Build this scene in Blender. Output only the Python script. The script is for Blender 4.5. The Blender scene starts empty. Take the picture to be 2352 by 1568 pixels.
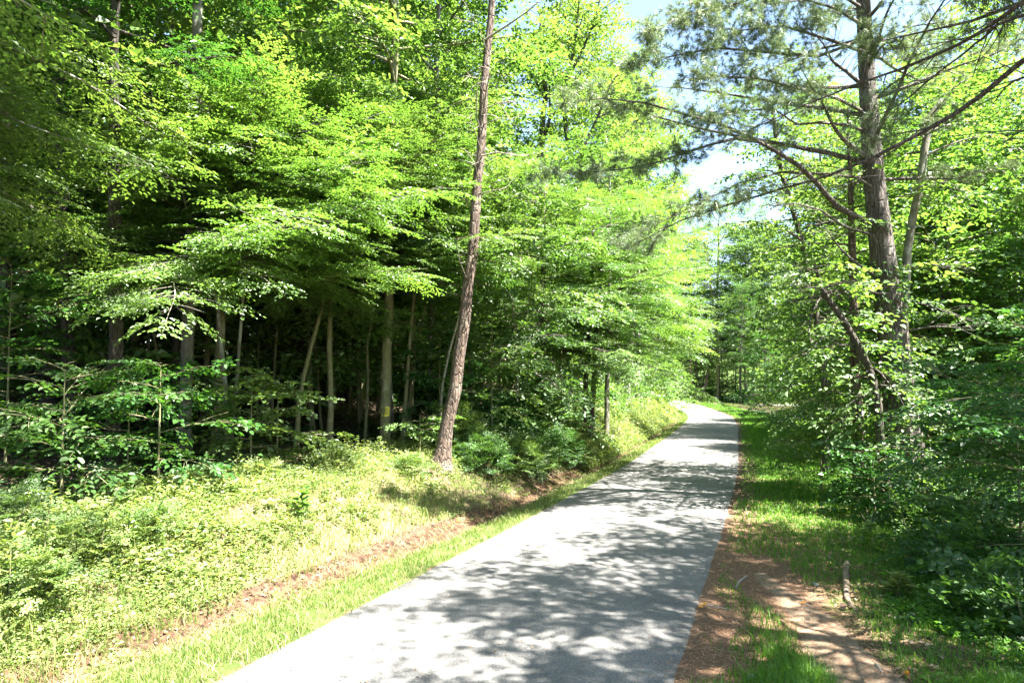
import bpy, math, zlib
import numpy as np
sc = bpy.context.scene
COL = sc.collection
rng = np.random.default_rng(7)
PI = math.pi

# ------------------------------------------------------------------ camera geometry
CAMZ, PITCH, F, CU, CV = 3.05, math.radians(2.8), 1568.0, 1176.0, 784.0
def at(u, v, y):
    a, b = (u-CU)/F, (CV-v)/F
    dy = math.cos(PITCH)-b*math.sin(PITCH); dz = math.sin(PITCH)+b*math.cos(PITCH)
    s = y/dy
    return np.array((a*s, y, CAMZ+dz*s))

# ------------------------------------------------------------------ value noise
_NT = np.random.default_rng(3).random((64, 64))
def vnoise(x, y):
    xi, yi = np.floor(x).astype(int), np.floor(y).astype(int)
    fx, fy = x-xi, y-yi
    fx = fx*fx*(3-2*fx); fy = fy*fy*(3-2*fy)
    g = lambda i, j: _NT[i % 64, j % 64]
    return (g(xi, yi)*(1-fx)+g(xi+1, yi)*fx)*(1-fy)+(g(xi, yi+1)*(1-fx)+g(xi+1, yi+1)*fx)*fy
def fbm(x, y, o=3):
    s = 0; a = .5
    for k in range(o):
        s = s+a*vnoise(x*2**k+17*k, y*2**k+31*k); a *= .5
    return s/(1-.5**o)

# ------------------------------------------------------------------ road line and terrain
RP = np.array([(-19, -32), (-11.5, -18), (-6.3, -8), (-3.2, 0), (-.76, 6.5), (1.1, 11.5), (2.94, 16.5), (6.0, 25), (9.0, 34), (11.96, 43),
               (16.0, 55.5), (19.6, 68), (22.6, 83), (24.6, 96), (25.3, 105), (24.3, 113), (18.5, 119.5), (8, 124), (-8, 128), (-40, 134)], float)
def catmull(P, per=16):
    out = []
    Q = np.vstack([2*P[0]-P[1], P, 2*P[-1]-P[-2]])
    for i in range(1, len(Q)-2):
        p0, p1, p2, p3 = Q[i-1:i+3]
        for t in np.linspace(0, 1, per, endpoint=False):
            out.append(.5*(2*p1+(p2-p0)*t+(2*p0-5*p1+4*p2-p3)*t*t+(3*p1-p0-3*p2+p3)*t**3))
    out.append(P[-1])
    return np.array(out)
RL = catmull(RP)
RT = np.gradient(RL, axis=0); RT /= np.linalg.norm(RT, axis=1)[:, None]
RN = np.stack([RT[:, 1], -RT[:, 0]], 1)          # to the right
RS = np.concatenate([[0], np.cumsum(np.linalg.norm(np.diff(RL, axis=0), axis=1))])
RS -= RS[np.argmin(np.abs(RL[:, 1]))]
HALF = 2.12
def rpos(s, off):
    x = np.interp(s, RS, RL[:, 0])+np.interp(s, RS, RN[:, 0])*off
    y = np.interp(s, RS, RL[:, 1])+np.interp(s, RS, RN[:, 1])*off
    return x, y
def roff(x, y):
    x = np.atleast_1d(np.asarray(x, float)).ravel(); y = np.atleast_1d(np.asarray(y, float)).ravel()
    o = np.empty(len(x)); s = np.empty(len(x))
    for a in range(0, len(x), 20000):
        X, Y = x[a:a+20000], y[a:a+20000]
        d = (X[:, None]-RL[None, :, 0])**2+(Y[:, None]-RL[None, :, 1])**2
        i = d.argmin(1)
        dx, dy = X-RL[i, 0], Y-RL[i, 1]
        o[a:a+20000] = dx*RN[i, 0]+dy*RN[i, 1]
        along = dx*RT[i, 0]+dy*RT[i, 1]
        far = np.abs(along) > 2
        o[a:a+20000] = np.where(far, np.sign(o[a:a+20000])*np.sqrt(d[np.arange(len(i)), i]), o[a:a+20000])
        s[a:a+20000] = RS[i]+along
    return o, s
def sstep(a, b, x):
    t = np.clip((x-a)/(b-a), 0, 1); return t*t*(3-2*t)
def zbase(y):
    return np.interp(y, [-60, -20, 6.5, 12, 16.5, 28, 43, 65, 90, 112, 140, 200, 420],
                        [1.6, .5, .08, -.07, -.2, -.49, -.79, -1.1, -1.35, -1.3, -1.0, 1.5, 14])
def H(x, y):
    shp = np.shape(x)
    x = np.atleast_1d(np.asarray(x, float)).ravel(); y = np.atleast_1d(np.asarray(y, float)).ravel()
    o, s = roff(x, y)
    z = zbase(y)
    el = np.maximum(-o-HALF, 0); er = np.maximum(o-HALF, 0)
    # left: verge, ditch, bank, forest floor, hillside
    hb = np.interp(y, [0, 12, 18, 30, 45, 90, 110, 130], [.78, .85, .95, 1.45, 1.7, 1.5, .5, .2])
    w = .35*(fbm(x*.55, y*.55)-.5)
    dit = np.interp(y, [0, 7, 11, 16, 40], [1.7, 1.55, 1.3, 1.0, .9])
    L = -.03*sstep(0, .3, el)-.13*sstep(dit-.55, dit-.1, el)
    L += (hb+.16)*sstep(dit-.02+w*.5, dit+2.3+w, el)
    L += .05*np.clip(el-4, 0, 8)+.11*np.clip(el-9, 0, 70)
    L += .09*sstep(1.6, 3, el)*(fbm(x*1.9, y*1.9)-.5)*2
    # right: verge then falling away
    R = -.03*sstep(0, .3, er)-.35*sstep(2.6, 6.5, er)-.55*sstep(6, 14, er)+.05*np.clip(er-22, 0, 60)
    R += .07*sstep(.2, 2, er)*(fbm(x*1.3+9, y*1.3)-.5)*2
    z = z+L*(o < 0)+R*(o >= 0)
    z = z+.07*(o < 0)*np.exp(-((el-dit-.2)/.5)**2)*(np.abs(fbm(x*5.5, y*5.5)-.5)*4-.5)*(np.abs(y) < 30)
    z = z+.05*sstep(.8, 3, el+er)*(fbm(x*.8+40, y*.8+3)-.5)
    return z.reshape(shp) if shp else float(z[0])
def gh(u, v):
    """where the line of sight of a photo point meets the terrain"""
    a, b = 2.0, 160.0
    ys = np.concatenate([np.arange(4, 30, .05), np.arange(30, 160, .3)])
    p = np.array([at(u, v, y) for y in ys])
    h = H(p[:, 0], p[:, 1])
    k = np.argmax(p[:, 2] < h)
    return float(p[k, 0]), float(p[k, 1]), float(h[k])

# ------------------------------------------------------------------ mesh plumbing
class MB:
    def __init__(s): s.V = []; s.Q = []; s.T = []; s.rq = []; s.rt = []; s.n = 0
    def add(s, V, Q=None, T=None, rq=None, rt=None):
        V = np.asarray(V, float).reshape(-1, 3)
        s.V.append(V)
        if Q is not None and len(Q):
            Q = np.asarray(Q, int).reshape(-1, 4); s.Q.append(Q+s.n); s.rq.append(np.zeros(len(Q)) if rq is None else np.broadcast_to(rq, len(Q)))
        if T is not None and len(T):
            T = np.asarray(T, int).reshape(-1, 3); s.T.append(T+s.n); s.rt.append(np.zeros(len(T)) if rt is None else np.broadcast_to(rt, len(T)))
        s.n += len(V)
    def mesh(s, name, mat, smooth=False):
        V = np.concatenate(s.V); me = bpy.data.meshes.new(name)
        Q = np.concatenate(s.Q) if s.Q else np.zeros((0, 4), int); T = np.concatenate(s.T) if s.T else np.zeros((0, 3), int)
        rv = np.concatenate(s.rq+s.rt) if (s.rq or s.rt) else np.zeros(0)
        me.vertices.add(len(V)); me.vertices.foreach_set('co', V.astype(np.float32).ravel())
        li = np.concatenate([Q.ravel(), T.ravel()]).astype(np.int32)
        me.loops.add(len(li)); me.loops.foreach_set('vertex_index', li)
        n = len(Q)+len(T); me.polygons.add(n)
        st = np.concatenate([np.arange(len(Q))*4, len(Q)*4+np.arange(len(T))*3]).astype(np.int32)
        me.polygons.foreach_set('loop_start', st)
        me.polygons.foreach_set('use_smooth', np.full(n, smooth))
        me.update(calc_edges=True)
        at_ = me.attributes.new('rv', 'FLOAT', 'FACE'); at_.data.foreach_set('value', rv.astype(np.float32))
        if mat: me.materials.append(mat)
        return me
    def obj(s, name, mat, parent=None, smooth=False):
        o = bpy.data.objects.new(name, s.mesh(name, mat, smooth)); COL.objects.link(o)
        if parent: o.parent = parent
        return o
def tag(o, label=None, cat=None, group=None, kind=None):
    if label: o['label'] = label
    if cat: o['category'] = cat
    if group: o['group'] = group
    if kind: o['kind'] = kind
    return o
def thing(name, loc, label, cat, group=None, rz=0, sc_=1):
    o = bpy.data.objects.new(name, None); COL.objects.link(o)
    o.location = loc; o.rotation_euler = (0, 0, rz); o.scale = (sc_,)*3; o.empty_display_size = .2
    return tag(o, label, cat, group)
def nrm(a):
    a = np.asarray(a, float); return a/np.maximum(np.linalg.norm(a, axis=-1, keepdims=True), 1e-9)

def tube(mb, P, R, k=6, cap=False, lump=0., seed=0):
    P = np.asarray(P, float); R = np.asarray(R, float); n = len(P)
    T = nrm(np.gradient(P, axis=0))
    ref = np.array((1., .2, 0)) if abs(T[0, 2]) > .7 else np.array((0, 0, 1.))
    A = nrm(np.cross(T, ref)); B = np.cross(T, A)
    th = np.arange(k)*2*PI/k
    rr = R[:, None]*np.ones(k)
    if lump:
        r_ = np.random.default_rng(seed)
        ph = r_.random(4)*6.28
        for m in (2, 3, 5):
            rr = rr*(1+lump/m*np.sin(m*th[None, :]+ph[m % 4]+np.linspace(0, 2.5, n)[:, None]*(m-1)))
        rr = rr*(1+lump*.6*(r_.random((n, k))-.5))
    V = P[:, None]+rr[..., None]*(np.cos(th)[None, :, None]*A[:, None]+np.sin(th)[None, :, None]*B[:, None])
    i = np.arange(n-1)[:, None]*k; j = np.arange(k)[None]; j2 = (j+1) % k
    Q = np.stack([i+j, i+j2, i+k+j2, i+k+j], -1).reshape(-1, 4)
    V = V.reshape(-1, 3); Tt = None
    if cap:
        V = np.vstack([V, P[0], P[-1]]); c0, c1 = n*k, n*k+1
        jj = np.arange(k)
        Tt = np.concatenate([np.stack([np.full(k, c0), (jj+1) % k, jj], 1), np.stack([np.full(k, c1), (n-1)*k+jj, (n-1)*k+(jj+1) % k], 1)])
    mb.add(V, Q, Tt)

def leaves(mb, P, D, N, L, W, rv, shape='hex', fold=.16, droop=.12):
    n = len(P)
    if n == 0: return
    L = np.broadcast_to(L, n)[:, None]; W = np.broadcast_to(W, n)[:, None]
    D = nrm(D); S = nrm(np.cross(D, N)); N = np.cross(S, D)
    if shape == 'hex':
        V = np.stack([P, P+.30*L*D+.46*W*S+fold*W*N, P+.68*L*D+.40*W*S+(fold*W-droop*.4*L)*N, P+L*D-droop*L*N,
                      P+.68*L*D-.40*W*S+(fold*W-droop*.4*L)*N, P+.30*L*D-.46*W*S+fold*W*N], 1).reshape(-1, 3)
        b = np.arange(n)[:, None]*6
        Q = np.concatenate([b+np.array([[0, 1, 2, 3]]), b+np.array([[0, 3, 4, 5]])], 1).reshape(-1, 4)
        mb.add(V, Q, rq=np.repeat(rv, 2))
    else:
        V = np.stack([P, P+.45*L*D+.5*W*S+fold*W*N, P+L*D-droop*L*N, P+.45*L*D-.5*W*S+fold*W*N], 1).reshape(-1, 3)
        Q = np.arange(n)[:, None]*4+np.array([[0, 1, 2, 3]])
        mb.add(V, Q, rq=rv)

# ------------------------------------------------------------------ leaf spray templates
def make_spray(r, nside, step, leaf, droop=.18, tilt=.3, ang=48, length=1., side=.5):
    P = []; D = []; N = []; tw = []
    def twig(p0, az, Lt, first=.1):
        n = max(2, int(Lt/step)); pts = []
        for k in range(n+1):
            t = k/n; a = az+.15*math.sin(k*1.3)
            q = p0+np.array((math.sin(az)*Lt*t, math.cos(az)*Lt*t, -droop*Lt*t*t))
            pts.append(q)
            if t >= first:
                for sd in ((-1, 1) if k < n else (0,)):
                    if sd and r.random() < .12: continue
                    la = az+sd*math.radians(ang+r.normal(0, 14))
                    P.append(q+r.normal(0, .012, 3)); D.append((math.sin(la), math.cos(la), r.normal(-.12, .16)))
                    N.append((r.normal(0, tilt), r.normal(0, tilt), 1))
        tw.append(pts); return pts
    main = twig(np.zeros(3), 0, length, .35 if nside else .1)
    for k in range(nside):
        t = .12+.75*(k+r.random()*.6)/max(nside, 1); sd = 1 if k % 2 else -1
        q = np.array((0, t*length, -droop*length*t*t))
        twig(q, sd*math.radians(46+r.normal(0, 8)), side*length*(1.05-.7*t)+.08)
    return dict(P=np.array(P), D=np.array(D), N=np.array(N), tw=tw, leaf=leaf)
tr = np.random.default_rng(5)
TM = {
    'beech':  [make_spray(tr, 7, .07, (.074, .045), .16, .34) for _ in range(6)],
    'maple':  [make_spray(tr, 4, .12, (.125, .098), .3, .5, 55, .85) for _ in range(5)],
    'poplar': [make_spray(tr, 4, .12, (.13, .11), .1, .6, 60, .7) for _ in range(5)],
    'small':  [make_spray(tr, 7, .06, (.05, .034), .1, .5, 50, .6, .55) for _ in range(4)],
    'far':    [make_spray(tr, 4, .19, (.17, .13), .2, .55, 55, 1.1, .6) for _ in range(4)],
    'wood':   [make_spray(tr, 3, .26, (.25, .19), .2, .6, 55, 1.3, .6) for _ in range(4)],
    'big':    [make_spray(tr, 3, .11, (.13, .085), .2, .35, 50, .8, .5) for _ in range(4)],
}
def put_sprays(r, mb, tm, P, D, S, shape='hex', twmb=None, tilt=.22, lum=None):
    P = np.asarray(P); D = nrm(D); S = np.asarray(S); n = len(P)
    if n == 0: return
    up = nrm(np.stack([r.normal(0, tilt, n), r.normal(0, tilt, n), np.ones(n)], 1))
    X = nrm(np.cross(D, up)); Z = np.cross(X, D)
    pick = r.integers(0, len(TM[tm]), n)
    for k, T in enumerate(TM[tm]):
        i = np.where(pick == k)[0]
        if not len(i): continue
        M = np.stack([X[i], D[i], Z[i]], 1)                  # rows are axes
        lp = np.einsum('mk,nkj->nmj', T['P'], M)*S[i, None, None]+P[i, None]
        ld = np.einsum('mk,nkj->nmj', T['D'], M); ln = np.einsum('mk,nkj->nmj', T['N'], M)
        m = len(T['P'])
        sz = (S[i, None]**.5*np.clip(r.normal(1, .18, (len(i), m)), .55, 1.5)).ravel()
        base = r.random(len(i)) if lum is None else lum[i]
        rv = np.clip(base[:, None]*.6+.4*r.random((len(i), m)), 0, 1).ravel()
        leaves(mb, lp.reshape(-1, 3), ld.reshape(-1, 3), ln.reshape(-1, 3), T['leaf'][0]*sz, T['leaf'][1]*sz, rv, shape)
        if twmb is not None:
            for tw in T['tw'][:1]:
                tp = np.einsum('mk,nkj->nmj', np.array(tw), M)*S[i, None, None]+P[i, None]
                a, b = tp[:, 0], tp[:, -1]; w = .006
                sd = nrm(np.cross(b-a, (0, 0, 1.)))*w
                V = np.stack([a-sd, a+sd, b], 1).reshape(-1, 3)
                twmb.add(V, T=np.arange(len(i))[:, None]*3+np.array([[0, 1, 2]]))

# ------------------------------------------------------------------ tree builder
def limb_pts(r, p0, az, el, L, n=7, curve=-.25, wig=.12):
    P = [np.asarray(p0, float)]
    for k in range(n):
        d = np.array((math.cos(az)*math.cos(el), math.sin(az)*math.cos(el), math.sin(el)))
        P.append(P[-1]+d*L/n); el += curve/n+r.normal(0, wig*.6); az += r.normal(0, wig)
    return np.array(P)
def interp_path(P, t):
    P = np.asarray(P); f = np.clip(t, 0, 1)*(len(P)-1); i = min(int(f), len(P)-2); return P[i]+(P[i+1]-P[i])*(f-i)
def at_h(P, h):
    return np.array((np.interp(h, P[:, 2], P[:, 0]), np.interp(h, P[:, 2], P[:, 1]), h))

def build_tree(r, tp, r0, r1, hb, ht, R, nprim, tm='beech', el=(.05, .8), curve=-.35, shape='hex', bias=(0, 0), ss=1., sec=.42,
               prof='ovoid', flare=1.35, tk=9, lump=.07, bare=0, keep=None):
    """tp: trunk points in local coordinates, root first. Gives the trunk with its limbs, and the crown of leaves"""
    tp = np.asarray(tp, float); wood = MB(); crown = MB()
    hs = tp[:, 2]
    hmax = max(ht*.97, hs[-1])
    if hs[-1] < hmax-.3:
        d = tp[-1]-tp[-2]; d = d/max(d[2], .1)
        ex = [tp[-1]+np.array((d[0]*.5*q, d[1]*.5*q, q)) for q in np.linspace(0, hmax-hs[-1], 5)[1:]]
        tp = np.vstack([tp, ex])
    zz = np.concatenate([[tp[0, 2], tp[0, 2]+.25, tp[0, 2]+.6], np.linspace(tp[0, 2]+1.2, tp[-1, 2], max(8, int(hmax*1.1)))])
    P = np.array([at_h(tp, z) for z in zz])
    P[3:, :2] += r.normal(0, r0*.12, (len(P)-3, 2))
    rad = np.interp(zz, [tp[0, 2], hs[-1], hmax+.01], [r0, r1, min(r1, .02) if hmax > hs[-1]+.3 else r1])
    rad[:3] *= (flare, 1+(flare-1)*.45, 1+(flare-1)*.12)
    tube(wood, P, rad, tk, lump=lump, seed=int(r.integers(1e6)))
    trad = lambda h: float(np.interp(h, zz, rad))
    sP = []; sD = []; sS = []; lum = []
    az0 = r.random()*6.28
    for i in range(nprim):
        f = (i+r.random()*.8)/nprim; h = hb+f*(ht-hb)*.98
        pr = {'ovoid': .45+.55*math.sin(PI*min(1, .12+f*.86)), 'dome': (1-f**2.2)*.9+.1, 'layer': .75+.25*math.sin(PI*f)-.35*f*f,
              'column': .7+.3*math.sin(PI*f), 'skirt': 1.08-.7*f}[prof]
        az = az0+i*2.39996+r.normal(0, .3)
        L = R*pr*r.uniform(.7, 1.12)*(1+bias[0]*math.cos(az)+bias[1]*math.sin(az))
        if L < .35: continue
        e = el[0]+(el[1]-el[0])*f+r.normal(0, .1)
        p0 = at_h(P, h)
        lp = limb_pts(r, p0, az, e, L, 7, curve, .1)
        if keep is not None:
            for _ in range(4):
                if keep(lp).all(): break
                L *= .72; lp = limb_pts(r, p0, az, e, L, 7, curve, .1)
            else: continue
        lr = min(trad(h)*.55, .010+L*.011)
        tube(wood, lp, np.linspace(lr, .005, 8), 5)
        if f < bare: continue
        lu = r.random()
        ns = max(2, int(L/sec))
        for k in range(ns+1):
            t = .22+.78*k/ns
            q = interp_path(lp, t); d = interp_path(lp, min(1, t+.1))-interp_path(lp, t-.1)
            a = math.atan2(d[1], d[0]); sl = math.asin(np.clip(nrm(d)[2], -1, 1))
            if k == ns:
                sP.append(q); sD.append(d); sS.append(ss*r.uniform(.8, 1.15)); lum.append(lu); continue
            sd = 1 if k % 2 else -1
            for s2 in (sd, -sd):
                if s2 == -sd and r.random() < .35: continue
                ll = (.26*L*(1.15-t)+.35)*r.uniform(.7, 1.2)
                aa = a+s2*r.uniform(.6, 1.15); ee = sl*.6+r.normal(0, .12)
                dd = np.array((math.cos(aa)*math.cos(ee), math.sin(aa)*math.cos(ee), math.sin(ee)))
                m = max(1, int(round(ll/(.55*ss))))
                tube(wood, [q, q+dd*ll*.5+(0, 0, .02), q+dd*ll], [lr*.4*(1-t)+.004, .004, .002], 3)
                for g in range(m):
                    o = ll*(g/m)
                    a3 = aa+(r.choice((-1, 1))*r.uniform(.1, .7) if g < m-1 else r.normal(0, .15))
                    sP.append(q+dd*o); sD.append((math.cos(a3), math.sin(a3), ee+r.normal(-.08, .14))); sS.append(ss*r.uniform(.75, 1.2)); lum.append(np.clip(lu*.6+r.random()*.4, 0, 1))
    sP = np.array(sP).reshape(-1, 3)
    if keep is not None and len(sP):
        m = keep(sP); sP = sP[m]; sD = np.array(sD)[m]; sS = np.array(sS)[m]; lum = np.array(lum)[m]
    put_sprays(r, crown, tm, sP, np.array(sD), np.array(sS), shape, wood if shape == 'hex' else None, .2 if tm == 'beech' else .35, np.array(lum))
    return wood, crown
NL = [0]
def tree(name, loc, tp, r0, r1, label, leafm, barkm, group=None, cat='tree', seed=None, rz=0, **kw):
    r = np.random.default_rng(seed if seed is not None else zlib.crc32(label.encode()))
    w, c = build_tree(r, tp, r0, r1, **kw)
    t = thing(name, loc, label, cat, group, rz)
    w.obj('trunk', barkm, t, True)
    if c.n: c.obj('crown', leafm, t)
    NL[0] += sum(len(q) for q in c.Q)
    return t
def dup(t, loc, rz, s, label, group=None, leafm=None):
    c = t.copy(); COL.objects.link(c); c.location = loc; c.rotation_euler = (0, 0, rz); c.scale = (s, s, s); c['label'] = label
    if group: c['group'] = group
    for ch in t.children:
        d = ch.copy(); COL.objects.link(d); d.parent = c
        if leafm and ch.name.startswith('crown'):
            d.material_slots[0].link = 'OBJECT'; d.material_slots[0].material = leafm
    return c
def px_trunk(pts, y, lean=0.):
    """trunk through photo points, standing at depth y (lean: metres nearer per metre of height); gives base location and local points"""
    p0 = at(pts[0][0], CV+PITCH*F, y); x0 = at(pts[0][0], pts[0][1], y)[0]
    z0 = H(x0, y)-.06
    out = [np.array((x0, y, z0))]
    for (u, v) in pts[1:]:
        q = at(u, v, y)
        q = at(u, v, y-lean*max(0, q[2]-z0)); out.append(q)
    out = [q for i, q in enumerate(out) if i == 0 or q[2] > z0+.3]
    o = np.array(out); return (x0, y, z0), o-o[0]

# ------------------------------------------------------------------ materials
def mat(name):
    m = bpy.data.materials.new(name); m.use_nodes = True; nt = m.node_tree
    for n in list(nt.nodes): nt.nodes.remove(n)
    out = nt.nodes.new('ShaderNodeOutputMaterial')
    def N(t, **kw):
        n = nt.nodes.new(t)
        for k, v in kw.items(): setattr(n, k, v)
        return n
    def lk(a, b): nt.links.new(a, b)
    return m, N, lk, out
def ramp(N, stops):
    n = N('ShaderNodeValToRGB'); e = n.color_ramp.elements
    while len(e) < len(stops): e.new(.5)
    for x, (p, c) in zip(e, stops): x.position = p; x.color = (*c, 1) if len(c) == 3 else c
    return n
def leaf_mat(name, dark, mid, light, trans, tf=.42, gl=.025, rough=.5):
    m, N, lk, out = mat(name)
    a = N('ShaderNodeAttribute', attribute_name='rv'); oi = N('ShaderNodeObjectInfo')
    rp = ramp(N, [(.06, tuple(c*.78 for c in dark)), (.5, mid), (.94, tuple(c*1.12 for c in light))]); lk(a.outputs['Fac'], rp.inputs[0])
    hs = N('ShaderNodeHueSaturation'); lk(rp.outputs[0], hs.inputs['Color'])
    mr = N('ShaderNodeMapRange'); lk(oi.outputs['Random'], mr.inputs[0]); mr.inputs[3].default_value = .485; mr.inputs[4].default_value = .512; lk(mr.outputs[0], hs.inputs['Hue'])
    d = N('ShaderNodeBsdfDiffuse'); lk(hs.outputs[0], d.inputs[0])
    tm_ = N('ShaderNodeMixRGB', blend_type='MULTIPLY'); tm_.inputs[0].default_value = 1; lk(hs.outputs[0], tm_.inputs[1]); tm_.inputs[2].default_value = (*trans, 1)
    t = N('ShaderNodeBsdfTranslucent'); lk(tm_.outputs[0], t.inputs[0])
    mx = N('ShaderNodeMixShader'); mx.inputs[0].default_value = tf; lk(d.outputs[0], mx.inputs[1]); lk(t.outputs[0], mx.inputs[2])
    g = N('ShaderNodeBsdfGlossy'); g.inputs['Roughness'].default_value = rough; g.inputs[0].default_value = (.9, .95, .9, 1)
    m2 = N('ShaderNodeMixShader'); m2.inputs[0].default_value = gl; lk(mx.outputs[0], m2.inputs[1]); lk(g.outputs[0], m2.inputs[2])
    lk(m2.outputs[0], out.inputs[0]); return m
TR = (2.15, 2.1, 1.05)
LM = dict(
    beech=leaf_mat('beech_leaf', (.052, .118, .024), (.082, .163, .036), (.122, .205, .054), TR, gl=.045, rough=.45),
    maple=leaf_mat('maple_leaf', (.052, .110, .024), (.082, .150, .034), (.125, .195, .050), TR, gl=.045),
    poplar=leaf_mat('poplar_leaf', (.054, .118, .024), (.084, .162, .036), (.125, .203, .054), TR, gl=.03),
    dark=leaf_mat('shade_leaf', (.026, .080, .018), (.040, .105, .022), (.058, .135, .028), (2.0, 2.0, .9), gl=.02),  # darker leaf green for plants meant to stand in shade: shade put into colour
    pale=leaf_mat('pale_leaf', (.075, .145, .032), (.105, .185, .042), (.145, .225, .060), TR),
    yellow=leaf_mat('yellow_leaf', (.066, .142, .026), (.098, .183, .036), (.140, .220, .054), (2.1, 2.1, 1.05), .45, .04, .45),
    weed=leaf_mat('weed_leaf', (.065, .125, .028), (.115, .175, .048), (.22, .26, .10), TR, .38, .025),
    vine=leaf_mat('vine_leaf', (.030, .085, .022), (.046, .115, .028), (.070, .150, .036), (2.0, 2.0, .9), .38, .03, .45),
    grass=leaf_mat('grass_blade', (.075, .130, .024), (.120, .180, .036), (.30, .30, .13), TR, .35, .025),
    dry=leaf_mat('dry_blade', (.20, .16, .07), (.33, .28, .14), (.46, .42, .24), (1.1, 1.1, .9), .25, .02),
    lawn=leaf_mat('lawn_blade', (.055, .130, .018), (.085, .190, .024), (.130, .235, .036), TR, .42, .02),
    needle=leaf_mat('pine_needle', (.075, .120, .055), (.110, .160, .075), (.160, .205, .110), (1.6, 1.6, 1.1), .35, .05, .4),
    orange=leaf_mat('orange_leaf', (.7, .28, .02), (.75, .32, .02), (.8, .36, .03), (1.2, 1.1, .8)),
)
def bark_mat(name, c1, c2, c3, sx=22, sz=5, bump=.6, patch=(.5, .62), ptc=None, dist=.03):
    m, N, lk, out = mat(name)
    tc = N('ShaderNodeTexCoord'); mp = N('ShaderNodeMapping'); mp.inputs['Scale'].default_value = (sx, sx, sz); lk(tc.outputs['Object'], mp.inputs[0])
    n1 = N('ShaderNodeTexNoise'); n1.inputs['Scale'].default_value = 1; n1.inputs['Detail'].default_value = 6; n1.inputs['Roughness'].default_value = .65; lk(mp.outputs[0], n1.inputs['Vector'])
    v = N('ShaderNodeTexVoronoi', feature='DISTANCE_TO_EDGE'); v.inputs['Scale'].default_value = .8; lk(mp.outputs[0], v.inputs['Vector'])
    rp = ramp(N, [(.28, c1), (.52, c2), (.75, c3)]); lk(n1.outputs[0], rp.inputs[0])
    n2 = N('ShaderNodeTexNoise'); n2.inputs['Scale'].default_value = 2.6; n2.inputs['Detail'].default_value = 5; lk(tc.outputs['Object'], n2.inputs['Vector'])
    r2 = ramp(N, [(patch[0], (0, 0, 0)), (patch[1], (1, 1, 1))]); lk(n2.outputs[0], r2.inputs[0])
    mx = N('ShaderNodeMixRGB'); lk(r2.outputs[0], mx.inputs[0]); lk(rp.outputs[0], mx.inputs[1]); mx.inputs[2].default_value = (*(ptc or c3), 1)
    md = N('ShaderNodeMixRGB', blend_type='MULTIPLY'); md.inputs[0].default_value = .7 if bump > .5 else .2; lk(mx.outputs[0], md.inputs[1])
    rv = ramp(N, [(0, (.35, .32, .3)), (.12, (1, 1, 1))]); lk(v.outputs['Distance'], rv.inputs[0]); lk(rv.outputs[0], md.inputs[2])
    b = N('ShaderNodeBsdfPrincipled'); b.inputs['Roughness'].default_value = .9; lk(md.outputs[0], b.inputs['Base Color'])
    ad = N('ShaderNodeMath', operation='ADD'); lk(n1.outputs[0], ad.inputs[0]); lk(rv.outputs[0], ad.inputs[1])
    bp = N('ShaderNodeBump'); bp.inputs['Strength'].default_value = bump; bp.inputs['Distance'].default_value = dist; lk(ad.outputs[0], bp.inputs['Height']); lk(bp.outputs[0], b.inputs['Normal'])
    lk(b.outputs[0], out.inputs[0]); return m
BM = dict(
    grey=bark_mat('smooth_grey_bark', (.10, .09, .07), (.17, .155, .12), (.25, .24, .19), 14, 5, .35, (.5, .6), (.30, .30, .25), .01),
    moss=bark_mat('mossy_bark', (.12, .11, .055), (.19, .18, .085), (.26, .25, .13), 16, 6, .35, (.55, .66), (.30, .29, .20), .01),
    brown=bark_mat('brown_pine_bark', (.05, .036, .027), (.125, .085, .062), (.23, .17, .13), 16, 4, 1.0, (.52, .62), (.20, .155, .12), .05),
    dark=bark_mat('dark_bark', (.045, .038, .03), (.085, .07, .055), (.15, .13, .10), 20, 4, .9, (.6, .7), (.15, .14, .12), .04),
    pine=bark_mat('white_pine_bark', (.055, .045, .038), (.115, .096, .082), (.22, .19, .165), 16, 4, .9, (.52, .66), (.19, .17, .155), .045),
    twig=bark_mat('dead_twig_bark', (.16, .13, .10), (.26, .22, .18), (.38, .34, .29), 20, 8, .3, (.5, .7), None, .01),
)

# ------------------------------------------------------------------ ground, road, path
def steps(spec):
    out = [spec[0][0]]
    for a, b, d in spec:
        n = max(1, int(round((b-a)/d))); out += list(np.linspace(a, b, n+1)[1:])
    return np.array(out)
GX = steps([(-400, -120, 40), (-120, -50, 6), (-50, -20, 1.6), (-20, -9, .6), (-9, 13, .13), (13, 36, .42), (36, 60, 1.2), (60, 130, 6), (130, 420, 40)])
GY = steps([(-200, -40, 20), (-40, -4, 2), (-4, 4.5, .6), (4.5, 24, .13), (24, 132, .5), (132, 180, 2.4), (180, 420, 24)])
gx, gy = np.meshgrid(GX, GY); gx = gx.ravel(); gy = gy.ravel()
gz = H(gx, gy); go_, gs_ = roff(gx, gy)
gz = gz-.06*(np.abs(go_) < HALF-.22)
nx, ny = len(GX), len(GY)
i = (np.arange(ny-1)[:, None]*nx+np.arange(nx-1)[None]).ravel()
mb = MB(); mb.add(np.stack([gx, gy, gz], 1), np.stack([i, i+1, i+nx+1, i+nx], 1))
el, er = np.maximum(-go_-HALF, 0), np.maximum(go_-HALF, 0)
nzv = fbm(gx*.9, gy*.9); nz2 = fbm(gx*2.3+5, gy*2.3)
dit = np.interp(gy, [0, 7, 11, 16, 40], [1.7, 1.55, 1.3, 1.0, .9])
dirt = 1.15*np.exp(-((el-dit-.3)/np.interp(gy, [8, 15, 20], [.30, .27, .2]))**2)*(.95+.9*nz2)*sstep(.15, .42, nzv)*(go_ < 0)
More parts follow.
